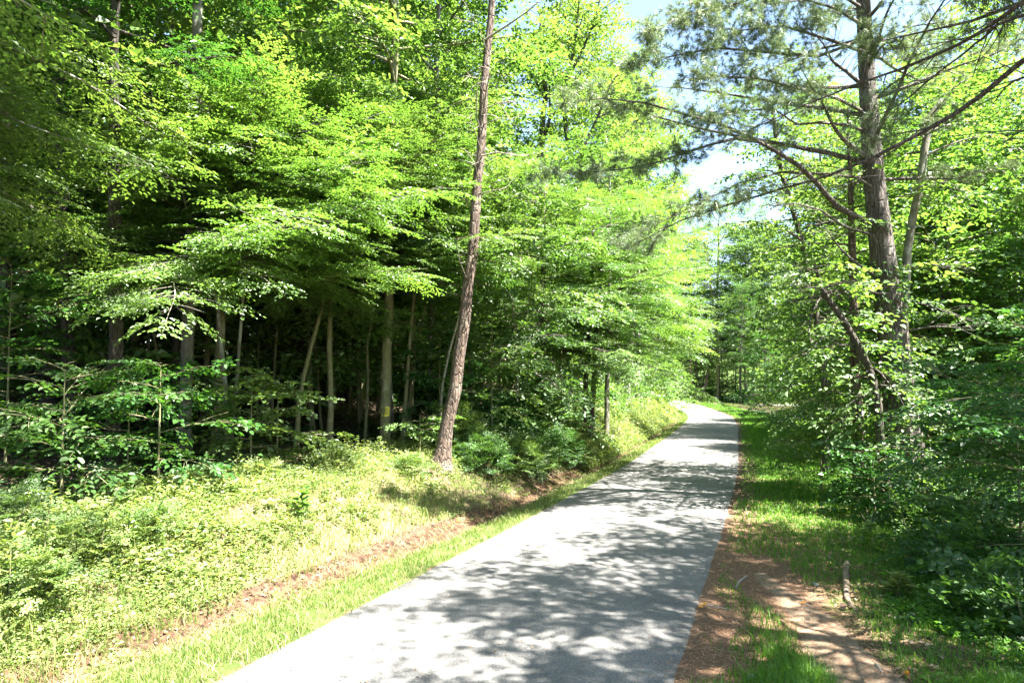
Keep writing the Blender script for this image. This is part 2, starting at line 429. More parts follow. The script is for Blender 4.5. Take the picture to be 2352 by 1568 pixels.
straw = ((1-sstep(.1, 1.7, er))*np.interp(gy, [0, 11, 15, 22], [1, 1, .5, .25])+.55*(1-sstep(1.5, 4.2, er))*np.interp(gy, [0, 13, 17], [1, .9, 0]))*(go_ >= 0)*(.55+.9*nzv)
straw += .5*np.exp(-(el/.12)**2)*(go_ < 0)*sstep(.4, .65, nzv)
green = np.where(go_ >= 0, sstep(.2, 1, er)*(1-sstep(3.5, 6, er))*np.interp(gy, [7, 13], [.45, 1.0]), (1-sstep(dit-.25, dit, el))*.85)
green = np.maximum(green, .85*sstep(122, 134, gy)); green = np.maximum(green, (go_ < 0)*.45*sstep(dit+.6, dit+1.6, el)*(1-sstep(4.2, 6, el)))
pathd = np.array([gh(u, v)[:2] for u, v in ((1715, 1290), (1765, 1338), (1835, 1392), (1880, 1440), (1925, 1500), (1985, 1566))])
pathd = np.vstack([pathd, pathd[-1]+(pathd[-1]-pathd[-2])*1.0, pathd[-1]+(pathd[-1]-pathd[-2])*4])
def path_dist(x, y):
    L = catmull(pathd, 8); d = np.full(np.shape(x), 9.); t = np.zeros(np.shape(x))
    m = (np.abs(x-5) < 9) & (y < 16)
    if m.any():
        D = np.sqrt((np.asarray(x)[m][:, None]-L[None, :, 0])**2+(np.asarray(y)[m][:, None]-L[None, :, 1])**2)
        d[m] = D.min(1); t[m] = D.argmin(1)/len(L)
    return d, t
bleach = (go_ < 0)*sstep(dit+.3, dit+.8, el)*(1-sstep(3.6, 5.2, el))*np.interp(gy, [15, 19], [1, 0])*(.35+.9*nzv)
me = mb.mesh('ground', None, True)
for nm, a in (('bleach', bleach), ('dirt', dirt), ('straw', straw), ('green', green)):
    q = me.attributes.new(nm, 'FLOAT', 'POINT'); q.data.foreach_set('value', np.clip(a, 0, 1).astype(np.float32))
m, N, lk, out = mat('ground_soil')
tc = N('ShaderNodeTexCoord')
def noise(scale, det=5, rough=.6, vec=None):
    n = N('ShaderNodeTexNoise'); n.inputs['Scale'].default_value = scale; n.inputs['Detail'].default_value = det; n.inputs['Roughness'].default_value = rough
    lk(vec or tc.outputs['Object'], n.inputs['Vector']); return n
def thr(attr, nz, lo=.42, hi=.62, amt=.7):
    a = N('ShaderNodeAttribute', attribute_name=attr)
    k = N('ShaderNodeMath', operation='MULTIPLY_ADD'); lk(nz.outputs[0], k.inputs[0]); k.inputs[1].default_value = amt; k.inputs[2].default_value = -amt/2
    ad = N('ShaderNodeMath', operation='ADD'); lk(a.outputs['Fac'], ad.inputs[0]); lk(k.outputs[0], ad.inputs[1])
    r = ramp(N, [(lo, (0, 0, 0)), (hi, (1, 1, 1))]); lk(ad.outputs[0], r.inputs[0]); return r
nA, nB, nC, nD = noise(9), noise(38, 6, .7), noise(3.1), noise(110, 4, .7)
lit = ramp(N, [(.3, (.030, .021, .013)), (.5, (.07, .05, .033)), (.68, (.16, .12, .08))]); lk(nB.outputs[0], lit.inputs[0])
drt = ramp(N, [(.36, (.026, .015, .010)), (.52, (.085, .048, .030)), (.74, (.17, .108, .070))]); lk(nA.outputs[0], drt.inputs[0])
stw = ramp(N, [(.32, (.055, .032, .021)), (.5, (.145, .088, .056)), (.68, (.27, .185, .125))]); lk(nD.outputs[0], stw.inputs[0])
grn = ramp(N, [(.3, (.035, .060, .014)), (.55, (.07, .11, .024)), (.75, (.15, .155, .06))]); lk(nB.outputs[0], grn.inputs[0])
def mixc(f, a, b):
    x = N('ShaderNodeMixRGB'); lk(f.outputs[0], x.inputs[0]); lk(a.outputs[0], x.inputs[1]); lk(b.outputs[0], x.inputs[2]); return x
blc = ramp(N, [(.3, (.085, .068, .035)), (.5, (.18, .15, .075)), (.7, (.26, .23, .125))]); lk(nD.outputs[0], blc.inputs[0])
c = mixc(thr('green', nA), lit, grn); c = mixc(thr('bleach', nA), c, blc); c = mixc(thr('straw', nC, .35, .6, .8), c, stw); c = mixc(thr('dirt', nA, .4, .6), c, drt)
b = N('ShaderNodeBsdfPrincipled'); b.inputs['Roughness'].default_value = 1; b.inputs['Specular IOR Level'].default_value = .15; lk(c.outputs[0], b.inputs['Base Color'])
bp = N('ShaderNodeBump'); bp.inputs['Strength'].default_value = .8; bp.inputs['Distance'].default_value = .03; lk(nB.outputs[0], bp.inputs['Height']); lk(bp.outputs[0], b.inputs['Normal'])
lk(b.outputs[0], out.inputs[0])
me.materials.append(m)
ground = bpy.data.objects.new('ground', me); COL.objects.link(ground); tag(ground, 'sloping forest floor and roadside soil with ditch and bank', kind='structure')

def strip(name, S, prof, matx, edge=.095, lift=.012):
    """a sheet laid along the road line: S distances, prof cross offsets"""
    S = np.asarray(S); k = len(prof); V = []
    for j, o in enumerate(prof):
        oo = np.full(len(S), float(o))
        if j in (0, k-1): oo = oo+edge*(fbm(S*1.7+j*7, S*0+3.3, 4)-.5)*3+edge*.8*(vnoise(S*9+j, S*0)-.5)
        x, y = rpos(S, oo)
        z = zbase(y)+lift+.03*(1-(o/HALF)**2)-(.05 if j in (0, k-1) else 0)
        V.append(np.stack([x, y, z], 1))
    V = np.stack(V, 1).reshape(-1, 3); n = len(S)
    i = (np.arange(n-1)[:, None]*k+np.arange(k-1)[None]).ravel()
    b_ = MB(); b_.add(V, np.stack([i, i+1, i+k+1, i+k], 1)); return b_.obj(name, matx, None, True)
m, N, lk, out = mat('asphalt')
tc = N('ShaderNodeTexCoord')
n1, n2, n3 = noise(120, 3, .75), noise(.8, 7, .7), noise(42, 5, .7)
ag = ramp(N, [(.3, (.055, .054, .053)), (.47, (.122, .120, .117)), (.6, (.20, .196, .19)), (.72, (.44, .43, .415))]); lk(n1.outputs[0], ag.inputs[0])
a3 = ramp(N, [(.32, (.55, .55, .56)), (.68, (1.35, 1.35, 1.33))]); lk(n3.outputs[0], a3.inputs[0])
a2 = ramp(N, [(.3, (.68, .68, .69)), (.7, (1.18, 1.17, 1.14))]); lk(n2.outputs[0], a2.inputs[0])
x1 = N('ShaderNodeMixRGB', blend_type='MULTIPLY'); x1.inputs[0].default_value = 1; lk(ag.outputs[0], x1.inputs[1]); lk(a2.outputs[0], x1.inputs[2])
x2 = N('ShaderNodeMixRGB', blend_type='MULTIPLY'); x2.inputs[0].default_value = 1; lk(x1.outputs[0], x2.inputs[1]); lk(a3.outputs[0], x2.inputs[2])
vc = N('ShaderNodeTexVoronoi', feature='DISTANCE_TO_EDGE'); vc.inputs['Scale'].default_value = .55
wn = noise(2.2, 5, .7); wm = N('ShaderNodeMixRGB', blend_type='ADD'); wm.inputs[0].default_value = .55; lk(tc.outputs['Object'], wm.inputs[1]); lk(wn.outputs['Color'], wm.inputs[2]); lk(wm.outputs[0], vc.inputs['Vector'])
cr = ramp(N, [(.004, (.45, .45, .45)), (.016, (1, 1, 1))]); lk(vc.outputs['Distance'], cr.inputs[0])
cm = noise(.5, 3); cf = ramp(N, [(.5, (0, 0, 0)), (.62, (1, 1, 1))]); lk(cm.outputs[0], cf.inputs[0])
x3 = N('ShaderNodeMixRGB', blend_type='MULTIPLY'); lk(cf.outputs[0], x3.inputs[0]); lk(x2.outputs[0], x3.inputs[1]); lk(cr.outputs[0], x3.inputs[2]); x2 = x3
b = N('ShaderNodeBsdfPrincipled'); b.inputs['Roughness'].default_value = .85; b.inputs['Specular IOR Level'].default_value = .3; lk(x2.outputs[0], b.inputs['Base Color'])
bp = N('ShaderNodeBump'); bp.inputs['Strength'].default_value = .6; bp.inputs['Distance'].default_value = .008; lk(n1.outputs[0], bp.inputs['Height']); lk(bp.outputs[0], b.inputs['Normal'])
lk(b.outputs[0], out.inputs[0]); ASPH = m
S = np.concatenate([np.arange(-30, 4, .8), np.arange(4, 32, .1), np.arange(32, RS[-1], .4)])
tag(strip('road', S, [-HALF-.02, -HALF+.06, -1.2, 0, 1.2, HALF-.06, HALF+.02], ASPH), 'narrow grey unmarked asphalt road curving left between the trees', kind='structure')
# driveway joining beyond the bend
dl = catmull(np.array([(25.5, 111), (29, 113.5), (34, 116), (42, 118), (56, 119)], float), 8); dt = nrm(np.gradient(dl, axis=0)); dn = np.stack([dt[:, 1], -dt[:, 0]], 1)
b_ = MB(); k = 5; V = np.stack([np.column_stack([dl+dn*o, H(*(dl+dn*o).T)+.03+.03*(1-(o/1.8)**2)]) for o in (-1.8, -.9, 0, .9, 1.8)], 1).reshape(-1, 3)
i = (np.arange(len(dl)-1)[:, None]*k+np.arange(k-1)[None]).ravel(); b_.add(V, np.stack([i, i+1, i+k+1, i+k], 1))
m, N, lk, out = mat('gravel_drive'); tc = N('ShaderNodeTexCoord'); n1 = noise(30); rp = ramp(N, [(.3, (.2, .19, .18)), (.7, (.42, .4, .37))]); lk(n1.outputs[0], rp.inputs[0])
b = N('ShaderNodeBsdfPrincipled'); b.inputs['Roughness'].default_value = 1; lk(rp.outputs[0], b.inputs['Base Color']); lk(b.outputs[0], out.inputs[0])
tag(b_.obj('driveway', m, None, True), 'pale gravel driveway leaving the road beyond the mailbox', kind='structure')
# trodden path at the right
pl = catmull(pathd, 10); pl = pl[6:]; pt = nrm(np.gradient(pl, axis=0)); pn = np.stack([pt[:, 1], -pt[:, 0]], 1)
q = np.linspace(0, 1, len(pl)); wd = np.interp(q, [0, .12, .4, 1], [.12, .2, .36, .55])
offs = np.linspace(-1, 1, 9); V = []
for o in offs:
    ww = wd*o*(1+.35*(abs(o) > .9)*(fbm(q*60+o*9, q*0)-.5)*2)
    xy = pl+pn*ww[:, None]; V.append(np.column_stack([xy, H(xy[:, 0], xy[:, 1])+.022*(1-o**4)-.012]))
V = np.stack(V, 1).reshape(-1, 3); k = 9; i = (np.arange(len(pl)-1)[:, None]*k+np.arange(k-1)[None]).ravel()
b_ = MB(); b_.add(V, np.stack([i, i+1, i+k+1, i+k], 1))
m, N, lk, out = mat('path_sand'); tc = N('ShaderNodeTexCoord'); n1, n2 = noise(14, 6, .7), noise(90, 4, .7)
rp = ramp(N, [(.3, (.10, .07, .045)), (.5, (.20, .145, .095)), (.7, (.31, .235, .165))]); lk(n1.outputs[0], rp.inputs[0])
r2 = ramp(N, [(.35, (.6, .55, .5)), (.6, (1.1, 1.1, 1.1))]); lk(n2.outputs[0], r2.inputs[0])
x1 = N('ShaderNodeMixRGB', blend_type='MULTIPLY'); x1.inputs[0].default_value = 1; lk(rp.outputs[0], x1.inputs[1]); lk(r2.outputs[0], x1.inputs[2])
b = N('ShaderNodeBsdfPrincipled'); b.inputs['Roughness'].default_value = 1; lk(x1.outputs[0], b.inputs['Base Color'])
bp = N('ShaderNodeBump'); bp.inputs['Strength'].default_value = .7; bp.inputs['Distance'].default_value = .02; lk(n2.outputs[0], bp.inputs['Height']); lk(bp.outputs[0], b.inputs['Normal']); lk(b.outputs[0], out.inputs[0])
tag(b_.obj('path', m, None, True), 'worn sandy footpath running off the road shoulder', kind='structure')

# ------------------------------------------------------------------ grass, weeds, litter
def blades(mb, x, y, h, w, r, lean=.45):
    n = len(x); z = H(x, y)-.01
    az = r.random(n)*6.28; fa = r.random(n)*6.28
    le = np.abs(r.normal(lean, .25, n))*h
    P = np.stack([x, y, z], 1); d = np.stack([np.cos(az), np.sin(az), 0*az], 1); sd = np.stack([-np.sin(fa), np.cos(fa), 0*az], 1)*w[:, None]/2
    M = P+d*(le*.3)[:, None]+np.array([[0, 0, 1.]])*(h*.6)[:, None]; E = P+d*le[:, None]+np.array([[0, 0, 1.]])*h[:, None]
    V = np.stack([P-sd, P+sd, M+sd*.8, M-sd*.8, E], 1).reshape(-1, 3); b = np.arange(n)[:, None]*5
    rv = np.clip(r.normal(.45, .22, n), 0, 1)
    mb.add(V, b+np.array([[0, 1, 2, 3]]), b+np.array([[3, 2, 4]]), rv, rv)
def band(r, n, s0, s1, o0, o1, pw=1.6):
    t = r.random(n); a, b = s0**(1-pw), s1**(1-pw)
    s = (a+(b-a)*t)**(1/(1-pw)); o = r.uniform(o0, o1, n); return s, o
r = np.random.default_rng(21)
gb = MB()
s, o = band(r, 95000, 4.5, 118, HALF+.12, HALF+5.2); x, y = rpos(s, o); pd, _ = path_dist(x, y); e = o-HALF
n_ = fbm(x*1.1+3, y*1.1)+.05; near = np.interp(y, [8, 13], [1, 0])
keepm = (pd > .42+.25*r.random(len(x))) & (n_+.10*r.random(len(x)) > np.interp(e, [0, .5, 1.2], [.56, .46, .42])*near+.30*(1-near)) & (r.random(len(x)) < np.interp(e, [0, .8, 3.8, 5.2], [.2, 1, .9, .35]))
x, y = x[keepm], y[keepm]; d = np.hypot(x, y)
tall = sstep(.5, .72, fbm(x*1.1+3, y*1.1))*np.interp(y, [8, 14], [.16, .05])
blades(gb, x, y, (.05+.07*r.random(len(x))+tall)*np.interp(d, [10, 60], [1, 1.5]), .009*np.interp(d, [6, 12, 30, 100], [1, 1.4, 3.2, 9]), r)
lawn = gb; gb = MB()
s, o = band(r, 60000, 4.5, 118, HALF-.16, HALF+1.5); x, y = rpos(s, -o); e = (o-HALF)/(.4+1.0*fbm(x*.9+2, y*.9))+.25*(fbm(x*1.6+70, y*1.6)-.5)
keepm = r.random(len(x)) < np.interp(e, [-.1, .12, .8, 1.3], [.12, 1, .9, .1])*sstep(.28, .5, fbm(x*2.4, y*2.4+7)); x, y = x[keepm], y[keepm]; d = np.hypot(x, y)
blades(gb, x, y, (.05+.09*r.random(len(x))**2)*np.interp(d, [10, 60], [1, 1.5]), .006*np.interp(d, [6, 12, 30, 100], [1, 1.5, 3.6, 10]), r)
# the tall tuft area at the lower right
x = r.normal(2.75, .55, 9000); y = r.normal(6.9, .8, 9000); pd, _ = path_dist(x, y); oo, _ = roff(x, y)
k_ = (pd > .36) & (oo > HALF+.6) & (fbm(x*2, y*2) > .40); x, y = x[k_], y[k_]
blades(lawn, x, y, .07+.18*r.random(len(x)), np.full(len(x), .0065), r, .6)
s, o = band(r, 15000, 5, 27, HALF+1.7, HALF+5, 1.5); x, y = rpos(s, -o); k_ = fbm(x*.9+50, y*.9) > .44; x, y = x[k_], y[k_]
blades(gb, x, y, .12+.32*r.random(len(x))**2, .0065*np.interp(y, [6, 27], [1, 2.6]), r, .5)
# sedge on the bank further along and at the far end
s, o = band(r, 16000, 27, 105, HALF+1.1, HALF+3.8, 1.4); x, y = rpos(s, -o); d = np.hypot(x, y)
blades(gb, x, y, .12+.22*r.random(len(x)), .006*np.interp(d, [20, 30, 100], [3, 4, 10]), r, .7)
x = r.uniform(-5, 62, 11000); y = r.uniform(98, 132, 11000); oo, _ = roff(x, y); k_ = np.abs(oo) > HALF+.3; x, y = x[k_], y[k_]
blades(gb, x, y, .1+.2*r.random(len(x)), np.full(len(x), .07), r)
s, o = band(r, 16000, 5, 28, HALF+1.1, HALF+4.2, 1.4); x, y = rpos(s, -o); k_ = (fbm(x*1.7+9, y*1.7) > .47) & (np.abs(o-HALF-.3-np.interp(y, [0, 7, 11, 16, 40], [1.7, 1.55, 1.3, 1.0, .9])) > .26); x, y = x[k_], y[k_]
blades(gb, x, y, .08+.2*r.random(len(x))**2, .006*np.interp(y, [6, 28], [1, 2.6]), r, .8)
tag(gb.obj('grass', LM['grass']), 'pale sunlit grass on the left verge and bank', kind='stuff')
tag(lawn.obj('lawn_grass', LM['lawn']), 'green shaded grass strip along the right of the road', kind='stuff')

def herbs(mb, x, y, h, leaf, r, k=7, spread=.12, lum=.5, up=.25):
    n = len(x); z = H(x, y)
    P0 = np.repeat(np.stack([x, y, z], 1), k, 0); hh = np.repeat(h, k); t = r.random(n*k)**.7
    az = r.random(n*k)*6.28; rad = spread*(.3+r.random(n*k))*np.repeat(np.clip(h/.25, .5, 2), k)
    P = P0+np.stack([np.cos(az)*rad*t, np.sin(az)*rad*t, hh*t+.01], 1)
    D = np.stack([np.cos(az), np.sin(az), r.normal(up, .3, n*k)], 1); N_ = np.stack([r.normal(0, .45, n*k), r.normal(0, .45, n*k), np.ones(n*k)], 1)
    L = np.repeat(leaf*(.6+1.1*r.random(n)**3+.9*np.clip(fbm(x*1.1+20, y*1.1)-.45, 0, 1)*2), k)*np.clip(r.normal(1, .25, n*k), .5, 1.7)
    leaves(mb, P, D, N_, L, L*.62, np.clip(np.repeat(r.normal(lum, .2, n), k)+r.normal(0, .12, n*k), 0, 1), 'quad')
wb = MB()
s, o = band(r, 21000, 5, 32, HALF+1.25, HALF+5.5, 1.5); x, y = rpos(s, -o); e = o-HALF; n_ = fbm(x*1.3, y*1.3+8)
k_ = n_+.25*r.random(len(x)) > np.interp(e, [1.2, 2.2, 3.2, 4.5, 5.5], [.76, .60, .56, .44, .42])-.3*sstep(13.5, 17, y); x, y, e, n_ = x[k_], y[k_], e[k_], n_[k_]
dt_ = np.interp(y, [0, 7, 11, 16, 40], [1.7, 1.55, 1.3, 1.0, .9])+.3; k_ = (np.abs(e-dt_) > .24) | (r.random(len(x)) < .15); x, y, e, n_ = x[k_], y[k_], e[k_], n_[k_]
herbs(wb, x, y, np.interp(e, [1.3, 2.6, 4, 5.5], [.05, .14, .30, .36])*(.35+2.6*np.clip(n_-.35, 0, 1)**1.2+.5*r.random(len(x))**3), np.interp(e, [1.3, 3, 4.5], [.035, .045, .06]), r, 8, .13, .6)
s, o = band(r, 12000, 26, 110, HALF+1.0, HALF+6.5, 1.5); x, y = rpos(s, -o); d = np.hypot(x, y)
herbs(wb, x, y, .18+.3*r.random(len(x)), .05*np.interp(d, [20, 40, 100], [1.2, 2, 4]), r, 6, .16, .55)
tag(wb.obj('weeds', LM['weed']), 'dense sunlit weeds and creepers covering the road bank', kind='stuff')
db = MB()
s, o = band(r, 42000, 5, 26, HALF+1.2, HALF+4.6, 1.5); x, y = rpos(s, -o); dt_ = np.interp(y, [0, 7, 11, 16, 40], [1.7, 1.55, 1.3, 1.0, .9])+.3; k_ = (fbm(x*1.9+2, y*1.9+5)+.3*r.random(len(x)) > .58) & (np.abs(o-HALF-dt_) > .27*sstep(.3, .5, fbm(x*1.3+30, y*1.3))); x, y = x[k_], y[k_]
blades(db, x, y, .03+.09*r.random(len(x))**1.5, .0055*np.interp(y, [6, 26], [1, 2.6]), r, 1.5)
s, o = band(r, 9000, 5, 60, HALF-.1, HALF+1.6, 1.6); x, y = rpos(s, -o); blades(db, x, y, .03+.1*r.random(len(x))**1.5, .0055*np.interp(y, [6, 30, 60], [1, 2.6, 6]), r, 1.3)
tag(db.obj('dry_grass', LM['dry']), 'bleached dry grass lying over the sunny bank', kind='stuff')
wb = MB()
s, o = band(r, 13000, 4.5, 24, HALF+2.9, HALF+9, 1.5); x, y = rpos(s, o); e = o-HALF; pd, _ = path_dist(x, y); n_ = fbm(x*1.2+4, y*1.2+8)
k_ = (pd > .55) & (n_+.2*r.random(len(x)) > np.interp(e, [3, 4.2, 6], [.66, .46, .36])+.03*(y < 9)); x, y, e, n_ = x[k_], y[k_], e[k_], n_[k_]
herbs(wb, x, y, np.interp(e, [3, 4.5, 6, 9], [.08, .25, .5, .6])*(.4+n_)*np.interp(y, [7, 12], [.7, 1.15]), np.full(len(x), .058), r, 9, .15, .45)
s, o = band(r, 5000, 22, 84, HALF+3.4, HALF+8, 1.4); x, y = rpos(s, o); d = np.hypot(x, y)
herbs(wb, x, y, .2+.6*r.random(len(x))*np.interp(o-HALF, [3.2, 6], [.3, 1]), .055*np.interp(d, [20, 40, 100], [1.3, 2, 4]), r, 6, .2, .5)
tag(wb.obj('undergrowth', LM['vine']), 'dark leafy undergrowth below the trees beside the footpath', kind='stuff')
wb = MB()
s, o = band(r, 9000, 4.5, 13, HALF+2.3, HALF+7.5, 1.2); x, y = rpos(s, o); e = o-HALF; pd, _ = path_dist(x, y); n_ = fbm(x*1.5+14, y*1.5+8)
k_ = (pd > .5) & (n_+.2*r.random(len(x)) > np.interp(e, [2.3, 3.5, 5], [.68, .55, .46])); x, y, e, n_ = x[k_], y[k_], e[k_], n_[k_]
herbs(wb, x, y, np.interp(e, [2.3, 4, 7], [.06, .16, .32])*(.5+n_), np.full(len(x), .055), r, 8, .15, .55)
tag(wb.obj('weeds', LM['lawn']), 'fresh green low weeds between footpath and dark undergrowth', kind='stuff')
wb = MB()
s, o = band(r, 9000, 5, 45, HALF+4.8, HALF+20, 1.3); x, y = rpos(s, -o); n_ = fbm(x*.6, y*.6)
k_ = n_ > .47; x, y, n_ = x[k_], y[k_], n_[k_]; d = np.hypot(x, y)
herbs(wb, x, y, .15+.9*r.random(len(x))**2*n_, .075*np.interp(d, [8, 20, 50], [1, 1.2, 2]), r, 8, .2, .35)
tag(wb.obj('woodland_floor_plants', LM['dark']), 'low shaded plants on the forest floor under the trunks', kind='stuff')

m, N, lk, out = mat('dry_leaf'); a = N('ShaderNodeAttribute', attribute_name='rv'); rp = ramp(N, [(0, (.10, .055, .03)), (.5, (.25, .165, .095)), (1, (.46, .37, .26))]); lk(a.outputs['Fac'], rp.inputs[0])
b = N('ShaderNodeBsdfPrincipled'); b.inputs['Roughness'].default_value = .7; lk(rp.outputs[0], b.inputs['Base Color']); lk(b.outputs[0], out.inputs[0]); DRY = m
lb = MB()
def litter(x, y, L, rlo=.0):
    n = len(x); z = H(x, y)+.008+.015*r.random(n); az = r.random(n)*6.28
    leaves(lb, np.stack([x, y, z], 1), np.stack([np.cos(az), np.sin(az), r.normal(.05, .25, n)], 1), np.stack([r.normal(0, .35, n), r.normal(0, .35, n), np.ones(n)], 1), L, L*.6, np.clip(r.random(n)*.9+rlo, 0, 1), 'quad', .3)
s, o = band(r, 9000, 5, 26, HALF+1.3, HALF+4.5, 1.5); x, y = rpos(s, -o); k_ = r.random(len(x)) < .55*sstep(1.3, 2.6, o-HALF)+.1; x, y = x[k_], y[k_]; litter(x, y, .03+.05*r.random(len(x)))
s, o = band(r, 7000, 5, 40, HALF+4.5, HALF+22, 1.2); x, y = rpos(s, -o); litter(x, y, .06+.08*r.random(len(x)))
def road_litter():
    global x, y
    s, o = band(r, 420, 4.6, 30, -HALF, HALF, 1.5); x, y = rpos(s, o); n = len(x); az = r.random(n)*6.28
    leaves(lb, np.stack([x, y, zbase(y)+.045+.004*r.random(n)], 1), np.stack([np.cos(az), np.sin(az), r.normal(.02, .08, n)], 1), np.stack([r.normal(0, .15, n), r.normal(0, .15, n), np.ones(n)], 1), .02+.035*r.random(n)**2, .02+.01*r.random(n), r.random(n)*.7, 'quad', .2)
road_litter()
s, o = band(r, 7000, 4.5, 20, HALF+1.6, HALF+10, 1.3); x, y = rpos(s, o); pd, _ = path_dist(x, y); k_ = pd > .3; litter(x[k_], y[k_], .03+.06*r.random(int(k_.sum())))
tag(lb.obj('leaf_litter', DRY), 'dry brown fallen leaves scattered over the bank and forest floor', kind='stuff')
sb = MB(); s, o = band(r, 42000, 4.5, 26, HALF-.45, HALF+3.2, 1.6); x, y = rpos(s, o); k_ = r.random(len(x)) < np.interp(o-HALF, [-.45, -.1, .1, 1.2, 3.2], [.02, .12, 1, .7, .25]); x, y = x[k_], y[k_]
n = len(x); z = np.where(roff(x, y)[0] < HALF, zbase(y)+.03, H(x, y)+.015); az = r.normal(.3, 1.1, n); L = .05+.07*r.random(n); w = .0026*np.interp(y, [5, 20], [1.2, 3.0])
P = np.stack([x, y, z], 1); D = np.stack([np.cos(az)*L, np.sin(az)*L, r.normal(0, .012, n)], 1); sd = np.stack([-np.sin(az), np.cos(az), 0*az], 1)*w[:, None]
sb.add(np.stack([P-sd, P+sd, P+D], 1).reshape(-1, 3), T=np.arange(n*3).reshape(-1, 3), rt=r.random(n))
m, N, lk, out = mat('pine_straw'); a = N('ShaderNodeAttribute', attribute_name='rv'); rp = ramp(N, [(0, (.16, .07, .03)), (.5, (.30, .15, .075)), (1, (.44, .28, .17))]); lk(a.outputs['Fac'], rp.inputs[0])
b = N('ShaderNodeBsdfPrincipled'); b.inputs['Roughness'].default_value = .8; lk(rp.outputs[0], b.inputs['Base Color']); lk(b.outputs[0], out.inputs[0])
tag(sb.obj('pine_straw', m), 'reddish fallen pine needles along the right road edge', kind='stuff')

# ------------------------------------------------------------------ trees of the left wood's edge
GL = 'broadleaf trees along the left edge of the wood'
def ptree(pts, y, dpx, label, leafm, barkm, topd=.5, lean=0., group=GL, name='broadleaf_tree', **kw):
    loc, tp = px_trunk(pts, y, lean)
    r0 = dpx/F*y/2
    return tree(name, loc, tp, r0, r0*topd, label, LM[leafm], BM[barkm], group, **kw)
# (trunks follow the photograph; heights in metres above each root)
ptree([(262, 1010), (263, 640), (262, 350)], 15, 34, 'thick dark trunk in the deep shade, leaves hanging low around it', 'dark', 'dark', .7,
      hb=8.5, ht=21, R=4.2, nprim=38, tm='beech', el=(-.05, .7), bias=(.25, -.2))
ptree([(425, 960), (432, 760), (441, 520), (452, 190), (456, 0)], 17, 30, 'tall grey trunk with pale sunlit patches, rising clear above the bright canopy', 'maple', 'grey', .72,
      hb=12.6, ht=24, R=4.6, nprim=26, tm='poplar', el=(.1, .9))
ptree([(497, 1010), (505, 800), (512, 640), (520, 480)], 18.5, 26, 'forking grey-brown trunk under the brightest leaf layers', 'yellow', 'moss', .55,
      hb=4.6, ht=8.8, R=4.5, nprim=62, tm='beech', el=(-.05, .75), bias=(.35, -.2), prof='skirt', ss=.85, sec=.36, curve=-.12)
ptree([(522, 1040), (519, 900), (500, 700), (478, 640), (440, 540)], 16.5, 11, 'thin stem bending left beside the forking grey-brown trunk', 'beech', 'grey', .6,
      hb=4.6, ht=8, R=3.8, nprim=26, tm='beech', el=(-.05, .6), bias=(.35, -.3), prof='skirt')
ptree([(527, 1040), (543, 890), (553, 760), (560, 650)], 17, 10, 'lichen-spotted thin trunk with a short broken side branch', 'yellow', 'grey', .6,
      hb=4.8, ht=8.6, R=4.0, nprim=52, tm='beech', el=(-.05, .75), bias=(.35, -.2), prof='skirt', ss=.85, sec=.36, curve=-.12)
ptree([(680, 1030), (688, 920), (706, 820), (732, 740), (748, 660)], 19.5, 12, 'slim pole leaning to the right with one crooked low branch', 'beech', 'moss', .6,
      hb=5.1, ht=9.2, R=3.9, nprim=48, tm='beech', el=(-.05, .75), bias=(.3, -.2), prof='skirt', ss=.85, sec=.36, curve=-.12)
ptree([(757, 1035), (758, 900), (758, 740), (762, 560)], 20, 15, 'straight slender lichen-grey trunk between the leaning pole and the signed tree', 'yellow', 'moss', .6,
      hb=5.2, ht=9.6, R=3.9, nprim=46, tm='beech', el=(-.05, .75), bias=(.3, -.2), prof='skirt', ss=.85, sec=.36, curve=-.12)
ptree([(838, 1010), (846, 880), (842, 800), (856, 720)], 22, 8, 'wavering thin sapling trunk just left of the signed tree', 'beech', 'moss', .7,
      hb=4.6, ht=8, R=3.2, nprim=18, tm='beech', el=(0, .6), bias=(.2, -.4), prof='skirt')
T8 = ptree([(884, 1025), (888, 900), (893, 700), (899, 420), (908, 40)], 21, 25, 'smooth mossy olive trunk carrying the yellow notice', 'poplar', 'moss', .62,
      hb=7.5, ht=24, R=4.6, nprim=48, tm='maple', el=(.05, .8), bias=(.1, -.3))
ptree([(922, 1025), (930, 940), (940, 800), (950, 690), (958, 600)], 21.5, 10, 'crooked slender trunk with bare pale patches right of the signed tree', 'beech', 'moss', .6,
      hb=5.6, ht=10, R=3.6, nprim=42, tm='beech', el=(-.05, .75), bias=(.3, -.2), prof='skirt', ss=.85, sec=.36, curve=-.12)
ptree([(930, 1000), (945, 880), (962, 780), (980, 690)], 23, 7, 'spindly pole slanting right behind the crooked slender trunk', 'beech', 'moss', .7,
      hb=5, ht=9, R=2.8, nprim=16, tm='beech', el=(0, .6), prof='skirt')
ptree([(990, 980), (991, 760), (996, 480), (1002, 200), (1006, 40)], 25, 17, 'tall rough grey trunk seen between the signed tree and the leaning pine', 'poplar', 'grey', .65,
      hb=8.5, ht=26, R=5.0, nprim=46, tm='poplar', el=(.05, .8), bias=(.1, -.3))
ptree([(1005, 930), (1018, 860), (1040, 780), (1062, 700)], 20.5, 7, 'thin pale sapling leaning right just behind the reddish pine', 'maple', 'twig', .6,
      hb=4.6, ht=9, R=2.6, nprim=16, tm='maple', el=(0, .6), prof='layer')
ptree([(1186, 900), (1188, 820), (1180, 730), (1172, 600)], 23.5, 8, 'thin stem with pale streaks right of the leaning pine', 'maple', 'twig', .7,
      hb=2.4, ht=9.5, R=3.3, nprim=28, tm='maple', el=(-.1, .6), bias=(.25, -.3))
